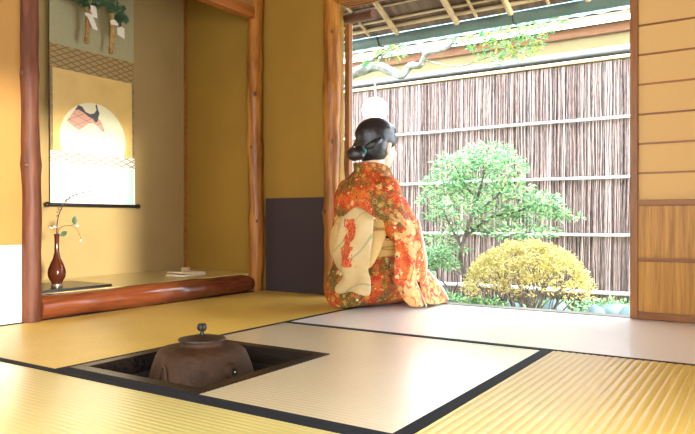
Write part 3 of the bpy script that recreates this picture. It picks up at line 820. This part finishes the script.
m = MB(); m.tube([(.235, -.150, .164), (.290, -.160, .112), (.335, -.165, .058), (.372, -.165, .009)], [.003, .005, .006, .004], 8); m.build('skirt_lining', M['white_lining'], sk, smooth=True)

# collar pulled back at the nape, with white under-collar
def collar(name, pts, hw_, mat, th=.010, parent=None):
    P = arc_pts(pts, 34); rows = []
    for i, p in enumerate(P):
        d = (P[min(33, i+1)]-P[max(0, i-1)]).normalized(); out = Vector((p.x, p.y, 0)); 
        out = out.normalized() if out.length > .01 else Vector((-1, 0, 0))
        upv = (Vector((0, 0, 1))-d*d.z).normalized(); upv = (upv+out*.12).normalized(); nrm = d.cross(upv)
        rows.append([p+upv*hw_+nrm*th/2, p-upv*hw_+nrm*th/2, p-upv*hw_-nrm*th/2, p+upv*hw_-nrm*th/2])
    m = MB(); m.grid(rows, True, True); return m.build(name, mat, parent or kim, smooth=True)
collar('collar', [(.130, .015, .44), (.118, -.02, .50), (.080, -.062, .575), (.020, -.078, .634), (-.045, -.062, .646), (-.070, 0, .648), (-.045, .062, .646), (.020, .078, .634), (.080, .062, .575), (.118, .02, .50), (.130, -.015, .44)], .026, M['kimono'])
collar('under_collar', [(.126, .012, .46), (.106, -.02, .525), (.070, -.054, .600), (.020, -.068, .652), (-.035, -.052, .655), (-.056, 0, .655), (-.035, .052, .655), (.020, .068, .652), (.070, .054, .600), (.106, .02, .525), (.126, -.012, .46)], .016, M['white_lining'], .005)

# obi: band, knot and hanging end
mo = N('painted_cream_obi'); v = mo.coord()
sep = mo.node('ShaderNodeSeparateXYZ'); mo.link(v, sep.inputs[0]); oy, oz = sep.outputs['Y'], sep.outputs['Z']
nz = mo.noise(mo.coord((1, 1, .6)), 38, 3, .6, 1.2)
cen = mo.math('MULTIPLY', mo.math('SINE', mo.math('MULTIPLY', oz, 30)), .014)
wid = mo.math('SUBTRACT', .052, mo.math('ABSOLUTE', mo.math('SUBTRACT', mo.math('ADD', oy, .066), cen)))
hgt_ = mo.math('SUBTRACT', .108, mo.math('ABSOLUTE', mo.math('SUBTRACT', oz, .300)))
mask = mo.math('MULTIPLY', mo.math('GREATER_THAN', mo.math('ADD', mo.math('MULTIPLY', wid, 7), nz), .62), mo.math('GREATER_THAN', mo.math('ADD', hgt_, mo.math('MULTIPLY', nz, .02)), .01))
mask = mo.math('MULTIPLY', mask, mo.math('GREATER_THAN', wid, 0))
base = mo.ramp(mo.noise(mo.coord(), 5), [(.3, (.56, .40, .17)), (.7, (.68, .52, .26))])
lines = mo.node('ShaderNodeTexWave', wave_type='BANDS', bands_direction='DIAGONAL'); lines.inputs['Scale'].default_value = 3.2; lines.inputs['Distortion'].default_value = 6; lines.inputs['Detail'].default_value = 0
mo.link(mo.coord(), lines.inputs['Vector'])
base = mo.mix(mo.math('MULTIPLY', mo.math('GREATER_THAN', lines.outputs['Fac'], .988), .7), base, (.30, .30, .14))
redc = mo.ramp(mo.noise(mo.coord(), 80, 2), [(.4, (.46, .035, .010)), (.62, (.66, .15, .04))])
mo.set(mo.mix(mask, base, redc), .55); mo.bump(mo.noise(mo.coord((2, 2, 5)), 4, 2), .3, .02)
M['obi'] = mo.m
mg = lattice('gold_obi_band', (.50, .26, .05), (.70, .46, .14), .8, .25); M['obi_band'] = mg
m = MB()
rows = []
for z, g in ((.235, .004), (.24, .010), (.30, .012), (.36, .011), (.415, .010), (.42, .004)):
    rx, ry = .134+g, .160+g
    if z > .33: rx, ry = .131+g, .160+g
    row = []
    for j in range(40):
        t = 2*PI*j/40; c_, s_ = math.cos(t), math.sin(t); row.append((-.014+rx*math.copysign(abs(c_)**.87, c_), ry*math.copysign(abs(s_)**.87, s_), z))
    rows.append(row)
m.grid(rows, True, True); ob = m.build('obi_band', M['obi_band'], wo, smooth=True)
m = MB(); m.tube([(-.014+.150*math.cos(2*PI*j/40), .176*math.sin(2*PI*j/40), .325) for j in range(41)], .0055, 8, False); m.build('obi_cord', M['black_cloth'], ob, smooth=True)
rows = []
prof = [(-.125, .405, .100, -.01), (-.130, .448, .110, -.015), (-.150, .466, .122, -.02), (-.172, .450, .130, -.02), (-.184, .410, .130, -.015), (-.188, .360, .132, -.01), (-.190, .31, .130, -.004), (-.194, .26, .136, .004), (-.200, .215, .134, .004), (-.198, .180, .122, -.004), (-.186, .158, .112, -.014), (-.190, .136, .114, -.024), (-.208, .112, .128, -.028), (-.222, .090, .138, -.028), (-.222, .078, .120, -.028)]
for (x, z, hw_, yo) in prof:
    row = []
    for j in range(17):
        u = j/8-1
        wv_ = .008*math.sin(u*5+z*22)*(1 if z < .40 else .3)+.010*abs(u)**3
        row.append((x+wv_+.02*u*u*(1 if z < .43 else 0), yo-.062+hw_*u*.92, z+.008*math.cos(u*4+z*15)*(1 if z < .15 else .2)-(.050*abs(u) if z > .43 else 0)))
    rows.append(row)
m = MB(); m.grid(rows); kn = m.build('obi_knot', M['obi'], wo)
bake(kn, [('SOLIDIFY', dict(thickness=.010, offset=0)), ('SUBSURF', dict(levels=2, render_levels=2))])
M['obi_plain'] = plain('plain_gold_obi', (.60, .38, .13), .55)
# folded side wing and pad under the knot
m = MB(); rows = []
for z, hw_, xb in ((.40, .10, -.165), (.33, .120, -.178), (.26, .115, -.180), (.20, .10, -.178)):
    rows.append([(-.12, -hw_, z), (xb, -hw_*1.02, z), (xb-.004, 0, z), (xb, hw_*1.02, z), (-.12, hw_, z)])
m.grid(rows, True, True); pd = m.build('obi_loop', M['obi_plain'], kn)
bake(pd, [('SUBSURF', dict(levels=2, render_levels=2))])
panel('obi_wing', [[(-.165, -.135, .350), (-.12, -.165, .360), (-.05, -.190, .370)], [(-.172, -.140, .27), (-.145, -.170, .275), (-.095, -.188, .280)], [(-.180, -.145, .185), (-.170, -.165, .185), (-.150, -.176, .185)]], M['obi_plain'], kn, .008)

# ------------------------------------------------------------------ garden
CAM = Vector((2.467, -2.899, .40)); _a = math.radians(32.94); _s, _c = math.sin(_a), math.cos(_a); _f = 652.0
def at(u, v, y):
    """point in the place seen at (u, v) of the photograph, at depth plane y"""
    r = (u-347.5)/_f; d = Vector((-_s+r*_c, _c+r*_s, -(v-221.0)/_f)); return CAM+d*((y-CAM.y)/d.y)
GZ = -.32
m = MB(); rows = []
for i in range(61):
    rows.append([(-4.5+9.5*i/60, .05+2.9*j/24, GZ+.035*noise.noise(Vector((i*.25, j*.3, 3)))) for j in range(25)])
m.grid(rows)
mgd = N('garden_earth'); f = mgd.noise(mgd.coord(), 7, 6); mgd.set(mgd.ramp(f, [(.4, (.16, .13, .10)), (.55, (.22, .24, .12)), (.7, (.34, .33, .28))]), .9); mgd.bump(f, .6, .03)
g = struct('ground', m, mgd.m, smooth=True)
w = MB(); w.box(-.75, XR+.1, .001, .10, -.40, -.062); struct('wall_footing', w, M['ceiling'])

# brushwood fence
FY = 2.40; FZ = 1.648
fe = empty('brushwood_fence', (.4, FY, GZ)); tag(fe, 'tall fence of upright brown brushwood twigs with pale bamboo rails behind the shrubs', 'fence')
mf = N('brushwood'); v = mf.coord((1, 1, .25))
oi = mf.node('ShaderNodeAttribute'); oi.attribute_name = 'twig'; 
f = mf.noise(mf.coord((40, 40, 7)), 2.5, 5)
cc1 = mf.ramp(oi.outputs['Fac'], [(0, (.035, .019, .014)), (.3, (.11, .064, .048)), (.65, (.19, .125, .103)), (1, (.32, .24, .215))])
mf.set(mf.mix(.35, cc1, mf.ramp(f, [(.4, (.04, .026, .02)), (.6, (.28, .205, .18))])), .75); mf.bump(f, .4, .004)
m = MB(); x = -2.6; vals = []
while x < 2.3:
    r = random.uniform(.0032, .0068); n = 9; yo = random.uniform(-.010, .010); ph = random.uniform(0, 9); lean = random.uniform(-.012, .012)
    pts = [(x-.4+lean*(i/n)+.005*math.sin(i*1.4+ph)+random.uniform(-.002, .002), yo+.003*math.sin(i+ph), (FZ-.02-GZ)*i/n) for i in range(n+1)]
    k0 = len(m.bm.faces); m.tube(pts, [r*random.uniform(.8, 1.15) for _ in pts], 5, False); vals += [random.random()]*(len(m.bm.faces)-k0)
    x += r*random.uniform(1.1, 1.9)
m.box(-3.0, 1.9, .012, .03, .02, FZ-GZ-.03); vals += [.0]*6
bm_faces = None
me = None
tw = m.build('twig_panel', mf.m, fe)
att = tw.data.attributes.new('twig', 'FLOAT', 'FACE')
att.data.foreach_set('value', vals[:len(tw.data.polygons)])
M['bamboo_pale'] = wood('pale_bamboo', (.36, .35, .31), (.52, .51, .48), 'x', .4)
for z in (1.19, .735, .293, -.150):
    m = MB(); m.tube([(-3.0+.5*i, -.026, z-GZ+.002*math.sin(i*2.2)) for i in range(11)], .0115 if z > 0 else .016, 10)
    m.build('bamboo_rail', M['bamboo_pale'], fe, smooth=True)
M['tan_pole'] = wood('tan_pole', (.55, .36, .17), (.75, .55, .32), 'x', .5)
m = MB(); m.tube([(-3.0+.5*i, -.026, FZ-GZ) for i in range(11)], .013, 10); m.build('top_pole', M['tan_pole'], fe, smooth=True)

# neighbour's roofed wall behind the fence
nw = empty('roofed_wall', (.4, 2.75, GZ)); tag(nw, 'cream plaster wall under a pale tiled roof rising behind the brushwood fence', 'wall')
M['cream_wall'] = plaster('cream_wall', (.25, .21, .10)); M['cap_grey'] = plain('grey_capping', (.20, .21, .22), .6)
M['beam_tan'] = wood('tan_beam', (.17, .08, .04), (.25, .135, .07), 'x', .5)
m = MB(); m.box(-4, 2.4, 0, .14, 0, 2.13-GZ-.1); m.build('plaster_wall', M['cream_wall'], nw)
m = MB(); m.box(-4, 2.4, -.20, 0, 1.735-GZ, 1.755-GZ); m.tube([(-4+i*.8, -.21, 1.748-GZ) for i in range(9)], .028, 12); m.build('wall_capping', M['cap_grey'], nw, smooth=True)
m = MB(); m.box(-4, 2.4, -.06, 0, 1.93-GZ, 1.995-GZ); m.build('wall_beam', M['beam_tan'], nw)
mt = N('pale_roof_tile'); f = mt.noise(mt.coord((3, 3, 3)), 3, 4); mt.set(mt.ramp(f, [(.35, (.06, .14, .17)), (.65, (.15, .24, .28))]), .4)
m = MB(); rows = []
def roofz(y): return 2.035-GZ + (y+.24)*.52
for j in range(15):            # stepped tile courses
    y0 = -.24+.10*j; y1 = y0+.105
    for yy_, dz in ((y0, 0), (y0, .022), (y1, .0)):
        rows.append([(-4+6.4*i/160, yy_, roofz(yy_)+dz+.012*abs(math.sin(i*PI/4))) for i in range(161)])
m.grid(rows); m.build('tile_roof', mt.m, nw, smooth=True)
m = MB(); m.prism([(-.24, roofz(-.24)-.03), (-.24, roofz(-.24)-.003), (1.2, roofz(1.2)-.01), (1.2, roofz(1.2)-.05)], 'x', -4, 2.4); m.build('roof_board', M['beam_tan'], nw)

# eave of this house
ev = empty('eave', (0, .125, 1.5)); tag(ev, 'underside of the house eave with brown boards, round rafters and pale battens', 'eave')
def sof(y): return 2.075-.44*y
mb_ = N('eave_boards'); v = mb_.coord((9, .6, 1)); f = mb_.noise(v, 3, 5)
mb_.set(mb_.ramp(f, [(.35, (.05, .025, .015)), (.55, (.11, .058, .035)), (.75, (.19, .115, .075))]), .7); mb_.bump(f, .5, .006)
m = MB(); EX0, EX1 = -1.2, 3.6
m.prism([(.0, sof(.125)-1.5+.035), (.86, sof(.985)-1.5+.035), (.86, sof(.985)-1.5+.055), (.0, sof(.125)-1.5+.055)], 'x', EX0, EX1); m.build('soffit_board', mb_.m, ev)
M['rafter'] = wood('tan_rafter', (.26, .17, .08), (.42, .29, .15), 'y', .5)
for x, r in ((.158, .009), (.369, .017), (.800, .019), (.935, .010), (1.15, .019), (1.38, .010), (1.60, .019), (2.02, .019), (2.5, .019), (-.1, .018), (-.5, .018)):
    m = MB(); y1 = .965 if r > .015 else .955
    m.tube([(x, y-.125, sof(y)-1.5-r*.9+.018) for y in (.15, .4, .7, y1-.012)], [r*1.05, r, r*1.02, r*.95], 12); m.build('rafter', M['rafter'], ev, smooth=True)
M['batten'] = wood('pale_batten', (.28, .20, .11), (.42, .33, .20), 'x', .5)
for y, r in ((.30, .007), (.73, .007), (.845, .009), (.905, .014)):
    m = MB(); m.tube([(EX0+.6*i, y-.125, sof(y)-1.5+.022+.002*math.sin(i*3)) for i in range(9)], r, 10); m.build('batten', M['batten'], ev, smooth=True)
gt = empty('rain_gutter', (1.2, 1.03, 1.668)); tag(gt, 'grey green half-round rain gutter hanging along the eave edge', 'gutter')
M['gutter'] = plain('grey_green_metal', (.075, .11, .10), .45, .3, var=.2, scale=8)
m = MB(); rows = []
for x in (-2.4, -1.2, 0, 1.2, 2.4):
    rows.append([(x, .054*math.cos(PI+PI*j/12), .054*math.sin(PI+PI*j/12)) for j in range(13)]+[(x, .051*math.cos(2*PI-PI*j/12), .051*math.sin(2*PI-PI*j/12)) for j in range(13)])
m.grid(rows, True, True); m.build('gutter_trough', M['gutter'], gt, smooth=True)
for x in (-1.0, -.05, .9):
    m = MB(); m.tube([(x, -.055, .05), (x, -.059, -.01), (x, -.03, -.056), (x, .03, -.052), (x, .057, .0)], .004, 6); m.build('gutter_hook', M['iron_dark'], gt, smooth=True)

# leaves
def leaf_mat(name, cols, rough=.45, tl=.35):
    k = N(name); a = k.node('ShaderNodeAttribute'); a.attribute_name = 'leaf'
    c = k.ramp(a.outputs['Fac'], [(i/(len(cols)-1), c_) for i, c_ in enumerate(cols)]); k.set(c, rough)
    t = k.node('ShaderNodeBsdfTranslucent'); k.link(c, t.inputs[0]); mx_ = k.node('ShaderNodeMixShader'); mx_.inputs[0].default_value = tl
    k.link(k.b.outputs[0], mx_.inputs[1]); k.link(t.outputs[0], mx_.inputs[2]); k.link(mx_.outputs[0], k.n['Material Output'].inputs[0]); return k.m
def leaves(name, clumps, mat, parent, size, ratio=.28, flat=.0, seed=1, hollow=0.0, upn=.6):
    rnd = random.Random(seed); vs_, fs_, vals = [], [], []
    for (c_, rr, n) in clumps:
        c_ = Vector(c_)
        for _ in range(n):
            while True:
                q = Vector((rnd.uniform(-1, 1), rnd.uniform(-1, 1), rnd.uniform(-1, 1)))
                if hollow < q.length <= 1: break
            p = c_+Vector((q.x*rr[0], q.y*rr[1], q.z*rr[2]))
            d = (Vector((q.x, q.y, q.z*.4+.15))+Vector((rnd.gauss(0, .5), rnd.gauss(0, .5), rnd.gauss(0, .35)))).normalized()
            nn = Vector((rnd.gauss(0, .4), rnd.gauss(0, .4)-.3, upn)); s_ = d.cross(nn).normalized(); nn = s_.cross(d)
            L_ = size*rnd.uniform(.6, 1.3); W2 = L_*ratio*.5; k = len(vs_)
            vs_ += [p, p+d*L_*.5+s_*W2+nn*W2*.3, p+d*L_-nn*L_*.12, p+d*L_*.5-s_*W2+nn*W2*.3]; fs_.append((k, k+1, k+2, k+3)); vals.append(rnd.random())
    me = bpy.data.meshes.new(name); me.from_pydata(vs_, [], fs_); me.materials.append(mat)
    at_ = me.attributes.new('leaf', 'FLOAT', 'FACE'); at_.data.foreach_set('value', vals)
    o = bpy.data.objects.new(name, me); C.objects.link(o)
    if parent:
        o.parent = parent
        for v_ in me.vertices: v_.co -= parent.location
    return o
def branches(name, lines, mat, parent, seg=7):
    m = MB()
    for pts, r0, r1 in lines:
        P = arc_pts([Vector(p)-parent.location for p in pts], 4*len(pts)); n = len(P)
        m.tube(P, [r0+(r1-r0)*i/(n-1) for i in range(n)], seg, True, .25)
    return m.build(name, mat, parent, smooth=True)
M['bark'] = plain('grey_bark', (.085, .066, .052), .85, var=.4, scale=30, bump=.6)
M['bark_dark'] = plain('dark_bark', (.085, .06, .045), .85, var=.4, scale=30, bump=.6)
M['bark_pale'] = plain('pale_lichened_bark', (.13, .135, .10), .8, var=.5, scale=25, bump=.6)
M['leaf_green'] = leaf_mat('fresh_green_leaf', [(.03, .13, .04), (.13, .31, .13), (.29, .47, .25), (.42, .52, .18)])
M['leaf_gold'] = leaf_mat('golden_leaf', [(.30, .23, .05), (.50, .41, .12), (.64, .55, .21), (.36, .33, .09)])
M['leaf_mix'] = leaf_mat('yellow_green_leaf', [(.07, .22, .05), (.05, .20, .09), (.26, .24, .02), (.11, .24, .06)])

# layered green tree
TY = 1.70
tr_ = empty('garden_tree', at(466, 330, TY).to_tuple()[:2]+(GZ,)); tag(tr_, 'layered small-leaved green tree spreading in front of the brushwood fence', 'tree')
cl = []
for (u, v, ru, rv, dy, n) in ((487, 157, 28, 14, 0, 850), (455, 166, 24, 12, .1, 600), (508, 168, 20, 13, -.1, 500), (446, 184, 26, 11, 0, 600), (478, 188, 34, 13, .1, 850), (512, 190, 22, 10, 0, 380), (462, 206, 32, 10, -.1, 600), (497, 214, 26, 9, .1, 420), (543, 203, 17, 10, 0, 400), (530, 212, 28, 9, .05, 480), (556, 214, 14, 6, 0, 160), (522, 232, 38, 7, 0, 520), (470, 228, 30, 7, .1, 380), (430, 200, 13, 9, 0, 200), (436, 216, 13, 6, 0, 170), (442, 238, 16, 5, .1, 150), (450, 250, 22, 5, .1, 260), (575, 218, 9, 3, 0, 40)):
    c_ = at(u, v, TY+dy); sc_ = (c_-CAM).dot(Vector((-_s, _c, 0)))/_f
    cl.append((c_, (ru*sc_, ru*sc_*.8, rv*sc_), int(n*.72)))
leaves('foliage', cl, M['leaf_green'], tr_, .046, .30, seed=3)
b0 = at(466, 330, TY); A = lambda u, v, d=0: at(u, v, TY+d)
branches('trunk', [([b0, A(470, 290), A(460, 262), A(464, 240), A(472, 215), A(480, 190), A(486, 165)], .026, .006), ([A(463, 250), A(450, 225), A(440, 205), A(432, 195)], .012, .004), ([A(466, 236), A(490, 218, .05), A(515, 212), A(545, 205), A(570, 218)], .013, .003), ([A(472, 215), A(498, 195), A(512, 172)], .010, .003), ([A(470, 228), A(500, 235), A(535, 232)], .009, .003), ([A(476, 200), A(462, 180), A(455, 166)], .008, .003), ([A(482, 330), A(480, 290, .1), A(450, 268, .1), A(428, 262, .1)], .010, .003)], M['bark'], tr_)
lw = empty('low_green_shrub', at(436, 330, 1.35).to_tuple()[:2]+(GZ,)); tag(lw, 'low pale green leafy branches just right of the kneeling woman', 'shrub')
cl = []
for (u, v, ru, rv, n) in ((432, 258, 20, 8, 420), (447, 264, 14, 6, 200), (424, 268, 12, 5, 150), (436, 250, 16, 5, 160)):
    c_ = at(u, v, 1.35); sc_ = .0062; cl.append((c_, (ru*sc_, ru*sc_*.8, rv*sc_), n))
leaves('foliage', cl, M['leaf_green'], lw, .034, .34, seed=5)
branches('stem', [([at(448, 325, 1.35), at(452, 296, 1.35), at(440, 278, 1.35), at(432, 262, 1.35)], .009, .003), ([at(452, 296, 1.35), at(458, 280, 1.35), at(450, 266, 1.35)], .006, .002)], M['bark'], lw)

# clipped golden dome
DY = 1.18; dc = at(527, 300, DY); ds = (dc-CAM).dot(Vector((-_s, _c, 0)))/_f
dm = empty('golden_dome_shrub', (dc.x, dc.y, GZ)); tag(dm, 'clipped golden-leaved dome shrub with twiggy stems beneath', 'shrub')
rnd = random.Random(11); R1 = 64*ds; H1 = 58*ds
vs_ = []; cl = []
for k in range(330):
    z = rnd.uniform(.10, 1); ph = rnd.uniform(0, 2*PI); rr = math.sqrt(1-z*z*.98)
    if z < .30 and rnd.random() < .35: continue
    q = Vector((rr*math.cos(ph)*R1*.95, rr*math.sin(ph)*R1*.85, z*H1*.97))
    cl.append((Vector((dc.x, dc.y, dc.z))+q, (.036, .036, .022), 34 if z > .35 else 16))
leaves('foliage', cl, M['leaf_gold'], dm, .024, .45, seed=8, upn=.9)
ln = []
base_ = Vector((dc.x, dc.y, GZ))
for k in range(26):
    ph = 2*PI*k/26+rnd.uniform(-.2, .2); z = rnd.uniform(.25, .95); rr = math.sqrt(1-z*z)
    e = Vector((dc.x, dc.y, dc.z))+Vector((rr*math.cos(ph)*R1*.9, rr*math.sin(ph)*R1*.8, z*H1*.9))
    s0 = base_+Vector((rnd.uniform(-.05, .05), rnd.uniform(-.05, .05), 0)); mid = s0.lerp(e, .45)+Vector((rnd.uniform(-.05, .05), rnd.uniform(-.05, .05), rnd.uniform(-.02, .06)))
    ln.append(([s0, mid, e], .009, .002))
    ln.append(([mid, mid.lerp(e, .5)+Vector((rnd.uniform(-.1, .1), rnd.uniform(-.1, .1), .03)), e+Vector((rnd.uniform(-.12, .12), rnd.uniform(-.12, .12), -.02))], .004, .0015))
branches('stem', ln, M['bark'], dm, 5)

# overhanging lichened branch with yellow-green leaves (its trunk stands left of the opening)
BY = 1.55; B = lambda u, v, d=0: at(u, v, BY+d)
oh = empty('overhanging_tree', (-1.15, 1.75, GZ)); tag(oh, 'old pale lichened tree reaching a crooked leafy branch below the gutter', 'tree')
branches('trunk', [([(-1.15, 1.75, GZ), (-1.10, 1.72, .5), (-1.0, 1.68, 1.1), (-.72, 1.6, 1.42), B(345, 78), B(362, 70), B(378, 66), B(390, 71), B(402, 75), B(410, 66), B(420, 65), B(426, 54), B(438, 51), B(450, 46), B(456, 36)], .06, .010),
    ([B(362, 68), B(378, 56), B(392, 46), B(400, 44)], .018, .006), ([B(378, 66), B(384, 54), B(396, 48), B(404, 43)], .014, .005), ([B(424, 56), B(419, 46), B(417, 40)], .009, .004), ([B(420, 64), B(423, 66)], .016, .014),
    ([B(424, 60), B(440, 64), B(460, 66), B(480, 60), B(505, 50)], .006, .003), ([B(452, 44), B(470, 40), B(500, 30), B(530, 24), B(556, 18)], .006, .002), ([B(500, 50), B(520, 52), B(535, 62)], .004, .002)], M['bark_pale'], oh)
cl = []
for (u, v, ru, rv, n) in ((392, 52, 16, 7, 90), (372, 64, 10, 5, 60), (478, 44, 16, 10, 60), (500, 38, 22, 12, 110), (520, 48, 22, 13, 120), (532, 34, 18, 12, 70), (548, 26, 14, 8, 40), (562, 16, 8, 5, 16), (490, 60, 16, 7, 40), (460, 34, 12, 7, 30), (505, 22, 14, 5, 24)):
    cl.append((B(u, v), (ru*.0066, ru*.005, rv*.0066), int(n*1.1)))
leaves('foliage', cl, M['leaf_mix'], oh, .052, .36, seed=9)

# white scalloped ornament hanging from that branch
M['white_disc'] = plain('white_washi', (.88, .88, .86), .6, var=.02, bump=0)
dq = B(375, 110, -.05); dsc = empty('hanging_disc', tuple(dq)); tag(dsc, 'round white scalloped ornament hanging on a string from the branch', 'ornament')
dsc.rotation_euler = (0, 0, _a)
m = MB(); rows = []
NS = 15*8
for rr, yy_ in ((.0, -.012), (.06, -.012), (.092, -.009), (.099, 0), (.092, .009), (.06, .012), (.0, .012)):
    rows.append([((rr+(.004*abs(math.sin(15*PI*j/NS)) if rr > .07 else 0))*math.cos(2*PI*j/NS), yy_, (rr+(.004*abs(math.sin(15*PI*j/NS)) if rr > .07 else 0))*math.sin(2*PI*j/NS)) for j in range(NS)])
rows[0] = [(1e-4*math.cos(2*PI*j/NS), -.012, 1e-4*math.sin(2*PI*j/NS)) for j in range(NS)]; rows[-1] = [(1e-4*math.cos(2*PI*j/NS), .012, 1e-4*math.sin(2*PI*j/NS)) for j in range(NS)]
m.grid(rows, True, True); m.build('disc', M['white_disc'], dsc, smooth=True)
m = MB(); m.tube([(0, 0, .10), (0, 0, .19), (0, .0, .27)], .0045, 6); m.build('string', M['white_disc'], dsc)

# ground cover, stones, slab
gc = leaves('ground_cover', [(at(u, v, 1.0), (.09, .09, .03), 150) for u, v in ((436, 296), (448, 300), (462, 302), (478, 304), (492, 306))]+[(Vector((x_, y_, GZ+.05)), (.16, .14, .05), 120) for x_ in (-.6, -.2, .2, .6, 1.0, 1.4, 1.7) for y_ in (1.9, 2.2)]+[(at(610, 304, 2.2), (.22, .08, .03), 200), (at(560, 304, 2.1), (.2, .1, .03), 150)], M['leaf_green'], None, .035, .5, seed=12)
tag(gc, 'low bright green leaves covering the soil along the opening and fence foot', 'ground cover', kind='stuff')
M['stone'] = plain('blue_grey_stone', (.10, .15, .15), .7, var=.3, scale=8, bump=.5)
for k, (u, v, y, r, lb) in enumerate(((556, 302, 1.75, .075, 'flat pale stone half hidden under the right edge of the golden dome shrub'), (616, 306, 2.0, .095, 'rounded blue-grey stone in the gap between dome shrub and sliding door'), (630, 309, 1.75, .06, 'small mossy stone touching the frame of the sliding door'), (596, 307, 1.7, .05, 'small dark stone right beside the golden dome shrub'), (512, 306, 1.9, .10, 'grey stone seen between the stems beneath the golden dome shrub'))):
    c_ = at(u, v, y); m = MB(); m.ell((0, 0, 0), (1, 1, 1), None, 3)
    hh_ = c_.z-GZ+.03
    for v_ in m.bm.verts:
        q = v_.co.copy(); q *= 1+.16*noise.noise(q*1.3+Vector((k*3, 0, 0))); v_.co = (q.x*r*1.3, q.y*r, q.z*max(.06, hh_*.5))
    o = m.build('garden_stone', M['stone'], smooth=True); o.location = (c_.x, c_.y, GZ+max(.06, hh_*.5)*.85); tag(o, lb, 'stone', 'stones at the fence foot')
M['pale_slab'] = plain('mossy_pale_stone', (.22, .25, .17), .8, var=.2, scale=12, bump=.4)
c_ = at(424, 273, 1.9)
m = MB(); m.box(-.10, .10, -.07, .07, .0, c_.z-GZ+.02, .012); o = m.build('stone_block', M['pale_slab']); o.location = (c_.x-.02, 1.9, GZ); tag(o, 'pale mossy square stone post beside the low green branches', 'stone')

# ------------------------------------------------------------------ light and camera
wd = bpy.data.worlds.new('World'); bpy.context.scene.world = wd; wd.use_nodes = True
nt = wd.node_tree; bg = nt.nodes['Background']
tc = nt.nodes.new('ShaderNodeTexCoord'); sx_ = nt.nodes.new('ShaderNodeSeparateXYZ'); nt.links.new(tc.outputs['Generated'], sx_.inputs[0])
rp = nt.nodes.new('ShaderNodeValToRGB'); nt.links.new(sx_.outputs['Z'], rp.inputs[0])
rp.color_ramp.elements[0].position = 0; rp.color_ramp.elements[0].color = (.85, .92, 1.0, 1)
rp.color_ramp.elements[1].position = .9; rp.color_ramp.elements[1].color = (.72, .86, 1.0, 1)
nt.links.new(rp.outputs[0], bg.inputs[0])
mr = nt.nodes.new('ShaderNodeMapRange'); mr.interpolation_type = 'SMOOTHSTEP'; nt.links.new(sx_.outputs['Z'], mr.inputs['Value'])
mr.inputs['From Min'].default_value = .25; mr.inputs['From Max'].default_value = .75; mr.inputs['To Min'].default_value = 9.5; mr.inputs['To Max'].default_value = 26.0
nt.links.new(mr.outputs['Result'], bg.inputs[1])

def area(name, loc, rot, sx, sy, power, col, spread=PI):
    l = bpy.data.lights.new(name, 'AREA'); l.shape = 'RECTANGLE'; l.size = sx; l.size_y = sy; l.energy = power; l.color = col; l.spread = spread
    o = bpy.data.objects.new(name, l); C.objects.link(o); o.location = loc; o.rotation_euler = rot; return o
# daylight coming in through the window of the near wall
area('window_daylight', ((WX0+WX1)/2, YN-.06, WZ1-.17), (PI/2, 0, 0), WX1-WX0-.5, .22, 4, (1.0, .80, .48))
area('side_fill_lamp', (XR+.06, (VY0+VY1)/2, (VZ0+VZ1)/2), (PI/2, 0, PI/2), VY1-VY0-.1, VZ1-VZ0-.1, 5, (1.0, .95, .85))  # added fill lamp set in the added side window
sn = bpy.data.lights.new('sun', 'SUN'); sn.energy = 7; sn.angle = math.radians(4); sn.color = (1, .95, .86)
so = bpy.data.objects.new('sun', sn); C.objects.link(so); so.rotation_euler = Vector((-1, .39, -.055)).to_track_quat('-Z', 'Y').to_euler()

cd = bpy.data.cameras.new('camera'); co = bpy.data.objects.new('camera', cd); C.objects.link(co)
co.location = CAM; co.rotation_euler = (PI/2, 0, _a)
cd.sensor_width = 36; cd.lens = _f/695*36; cd.shift_y = 4.0/695; cd.clip_start = .02
bpy.context.scene.camera = co
vs__ = bpy.context.scene.view_settings
vs__.view_transform = 'Standard'; vs__.look = 'None'; vs__.gamma = 1; vs__.exposure = 0.12; vs__.use_curve_mapping = False
bpy.context.scene.cycles.use_denoising = True
